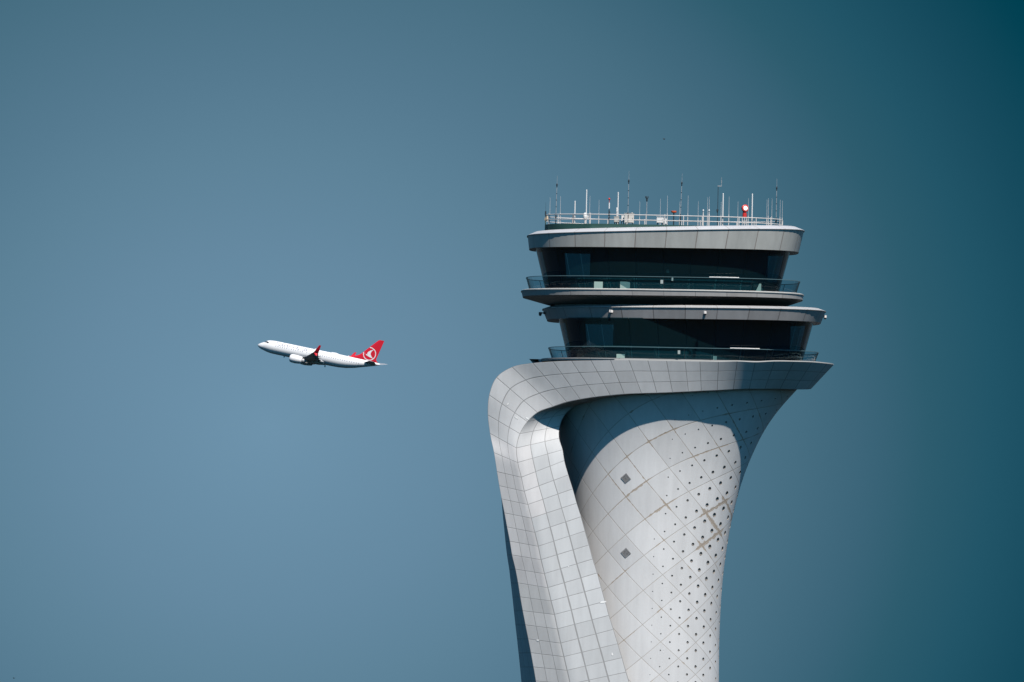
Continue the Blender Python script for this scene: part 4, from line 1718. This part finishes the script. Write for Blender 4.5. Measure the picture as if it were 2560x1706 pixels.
# cockpit glazing
for sg in (1, -1):
    g = GB()
    P = []
    for s_, lo, hi in ((2.15, 52, 66), (2.5, 46, 64), (2.9, 38, 58), (3.35, 30, 47), (3.75, 27, 40)):
        zc, h, w = fus(s_)
        row = []
        for k in range(4):
            a_ = R(lo + (hi - lo) * k / 3)
            row.append(A(s_, sg * (w * math.cos(a_) + 0.015), zc + h * math.sin(a_) + 0.015))
        P.append(row)
    g.grid(P)
    g.build("cockpit_window", MT["pglass"], air)
    # cabin windows
    k = 0
    s_ = 6.3
    while s_ < 33.5:
        if not (15.4 < s_ < 16.0):
            zc, h, w = fus(s_)
            g = GB()
            zz = 0.50
            q = math.asin(min(0.99, (zz - zc) / h))
            row = []
            for dz in (-0.17, 0.17):
                a_ = q + dz / h
                row.append([A(s_ + dx, sg * (w * math.cos(a_) + 0.012), zc + h * math.sin(a_)) for dx in (-0.12, 0.12)])
            g.grid(row)
            g.build("cabin_window", MT["pwindow"], air)
        s_ += 0.72
# lettering on the port and starboard side
for sg in (1, -1):
    cu = bpy.data.curves.new("lettering", "FONT")
    cu.body = "TURKISH AIRLINES"
    cu.size = 1.25
    cu.space_character = 1.12
    cu.offset = 0.012
    to = bpy.data.objects.new("lettering_tmp", cu)
    COL.objects.link(to)
    bpy.context.view_layer.update()
    dg = bpy.context.evaluated_depsgraph_get()
    me = bpy.data.meshes.new_from_object(to.evaluated_get(dg))
    xs_ = [v.co.x for v in me.vertices]
    x0, x1 = min(xs_), max(xs_)
    for v in me.vertices:
        f = (v.co.x - x0) / (x1 - x0)
        s_ = 6.2 + 10.0 * f if sg > 0 else 16.2 - 10.0 * f
        zc, h, w = fus(s_)
        zz = 0.86 + v.co.y * 0.92
        a_ = math.asin(min(0.98, (zz - zc) / h))
        v.co = A(s_, sg * (w * math.cos(a_) + 0.02), zz)
    me.materials.clear()
    me.materials.append(MT["pnavy"])
    bpy.data.objects.remove(to)
    bpy.data.curves.remove(cu)
    lo = bpy.data.objects.new("lettering", me)
    COL.objects.link(lo)
    lo.parent = air


# ------------------------------------------------------------------ two distant birds
def bird(px, py, Y, span, rot, label):
    g = GB()
    P = []
    for x, r in ((-0.20, 0.0), (-0.17, 0.03), (-0.05, 0.055), (0.08, 0.05), (0.16, 0.03), (0.2, 0.035), (0.24, 0.012), (0.27, 0.0)):
        P.append([(x, r * math.cos(2 * math.pi * k / 8), r * math.sin(2 * math.pi * k / 8)) for k in range(8)])
    g.grid(P, wrap=True)
    g.poly([(-0.17, -0.02, 0.0), (-0.30, -0.06, 0.01), (-0.30, 0.06, 0.01), (-0.17, 0.02, 0.0)])
    for sg in (1, -1):
        Pw = []
        for y, xl, ch, z in ((0.03, 0.10, 0.17, 0.02), (0.2, 0.13, 0.15, 0.10), (0.38, 0.08, 0.11, 0.12), (0.55, -0.02, 0.03, 0.08)):
            Pw.append([(xl, sg * y, z + 0.006), (xl - ch / 2, sg * y, z + 0.016), (xl - ch, sg * y, z), (xl - ch / 2, sg * y, z - 0.006)])
        g.grid(Pw, wrap=True)
    o = g.build("bird", MT["bird"], None)
    o.location = W(px, py, Y)
    o.scale = (span,) * 3
    o.rotation_euler = rot
    return tag(o, label, "bird")


bird(1660, 348.5, -200, 0.22 * 0.8 / 0.5, (0.1, -0.1, R(20)), "tiny dark bird high above the tower roof")
bird(35, 1696, -200, 0.28, (0.1, 0.2, R(160)), "tiny faint bird in the bottom left corner of the sky")

# ------------------------------------------------------------------ light and sky
SUN = Vector((0.19, -0.55, 0.81)).normalized()
elev = math.asin(SUN.z)
sd = bpy.data.lights.new("sun", "SUN")
sd.energy = 5.0
sd.angle = R(0.55)
sd.color = (1.0, 0.92, 0.845)
so_ = bpy.data.objects.new("sun", sd)
COL.objects.link(so_)
so_.rotation_euler = SUN.to_track_quat("Z", "Y").to_euler()
so_.location = (0, -200, 300)

w = bpy.data.worlds.new("World")
scene.world = w
w.use_nodes = True
t = NT(w.node_tree)
bg = t.n["Background"]
STR = 0.09
EXPO = 0.12
sky = t.node("ShaderNodeTexSky", sky_type="NISHITA")
sky.sun_disc = False
sky.sun_elevation = elev
sky.sun_rotation = math.atan2(SUN.x, SUN.y)
sky.air_density = 1.0
sky.dust_density = 0.6
sky.ozone_density = 3.0
d = t.node("ShaderNodeTexCoord").outputs["Generated"]
o = t.sep(d)
yy = t.math("MAXIMUM", o[1], 0.02)
az = t.math("DIVIDE", o[0], yy)
el = t.math("DIVIDE", o[2], yy)
dxa = t.math("SUBTRACT", az, (680 - 1280) * 3e-5)
ax_ = t.math("ADD", t.math("DIVIDE", t.math("MAXIMUM", dxa, 0.0), 1750 * 3e-5), t.math("DIVIDE", t.math("MINIMUM", dxa, 0.0), 1800 * 3e-5))
ex_ = t.math("DIVIDE", t.math("SUBTRACT", el, 0.0295 + (853 - 1080) * 3e-5), 1600 * 3e-5)
tt = t.math("SQRT", t.math("ADD", t.math("MULTIPLY", ax_, ax_), t.math("MULTIPLY", ex_, ex_)))
rp = t.node("ShaderNodeValToRGB")
t.l.new(t.math("DIVIDE", tt, 6.0), rp.inputs[0])


def lin(c):
    return tuple(((x / 255) / 12.92 if x <= 10.3 else ((x / 255 + 0.055) / 1.055) ** 2.4) for x in c)


stops = [(0.0, (110, 147, 172)), (0.28, (101, 137, 161)), (0.43, (93, 130, 152)), (0.55, (85, 122, 144)), (0.75, (71, 110, 130)), (0.85, (60, 101, 121)), (0.94, (45, 92, 110)), (1.03, (34, 85, 104)), (1.12, (24, 76, 95)), (1.26, (0, 64, 81)), (1.7, (12, 72, 90)), (3.0, (50, 96, 117)), (6.0, (70, 110, 131))]
els = rp.color_ramp.elements
els[0].position, els[0].color = 0.0, c4(lin(stops[0][1]))
els[1].position, els[1].color = stops[-1][0] / 6.0, c4(lin(stops[-1][1]))
for p_, c in stops[1:-1]:
    e = els.new(p_ / 6.0)
    e.color = c4(lin(c))
kx = 1 / STR / 2 ** EXPO
near = t.mix(1.0, rp.outputs[0], (kx, kx, kx, 1), "MULTIPLY")
far = t.mix(1.0, sky.outputs[0], (0.24, 0.66, 0.82, 1), "MULTIPLY")
# higher up and behind the viewer the plain daylight sky takes over
fac = t.math("MAXIMUM", t.smooth(o[2], 0.12, 0.5), t.smooth(o[1], 0.45, -0.05))
t.l.new(t.mix(fac, near, far), bg.inputs["Color"])
bg.inputs["Strength"].default_value = STR

vs = scene.view_settings
vs.view_transform = "Standard"
vs.look = "None"
vs.exposure = EXPO
vs.gamma = 1.0
scene.cycles.max_bounces = 8
scene.cycles.diffuse_bounces = 0
scene.cycles.transparent_max_bounces = 24
scene.cycles.use_denoising = True
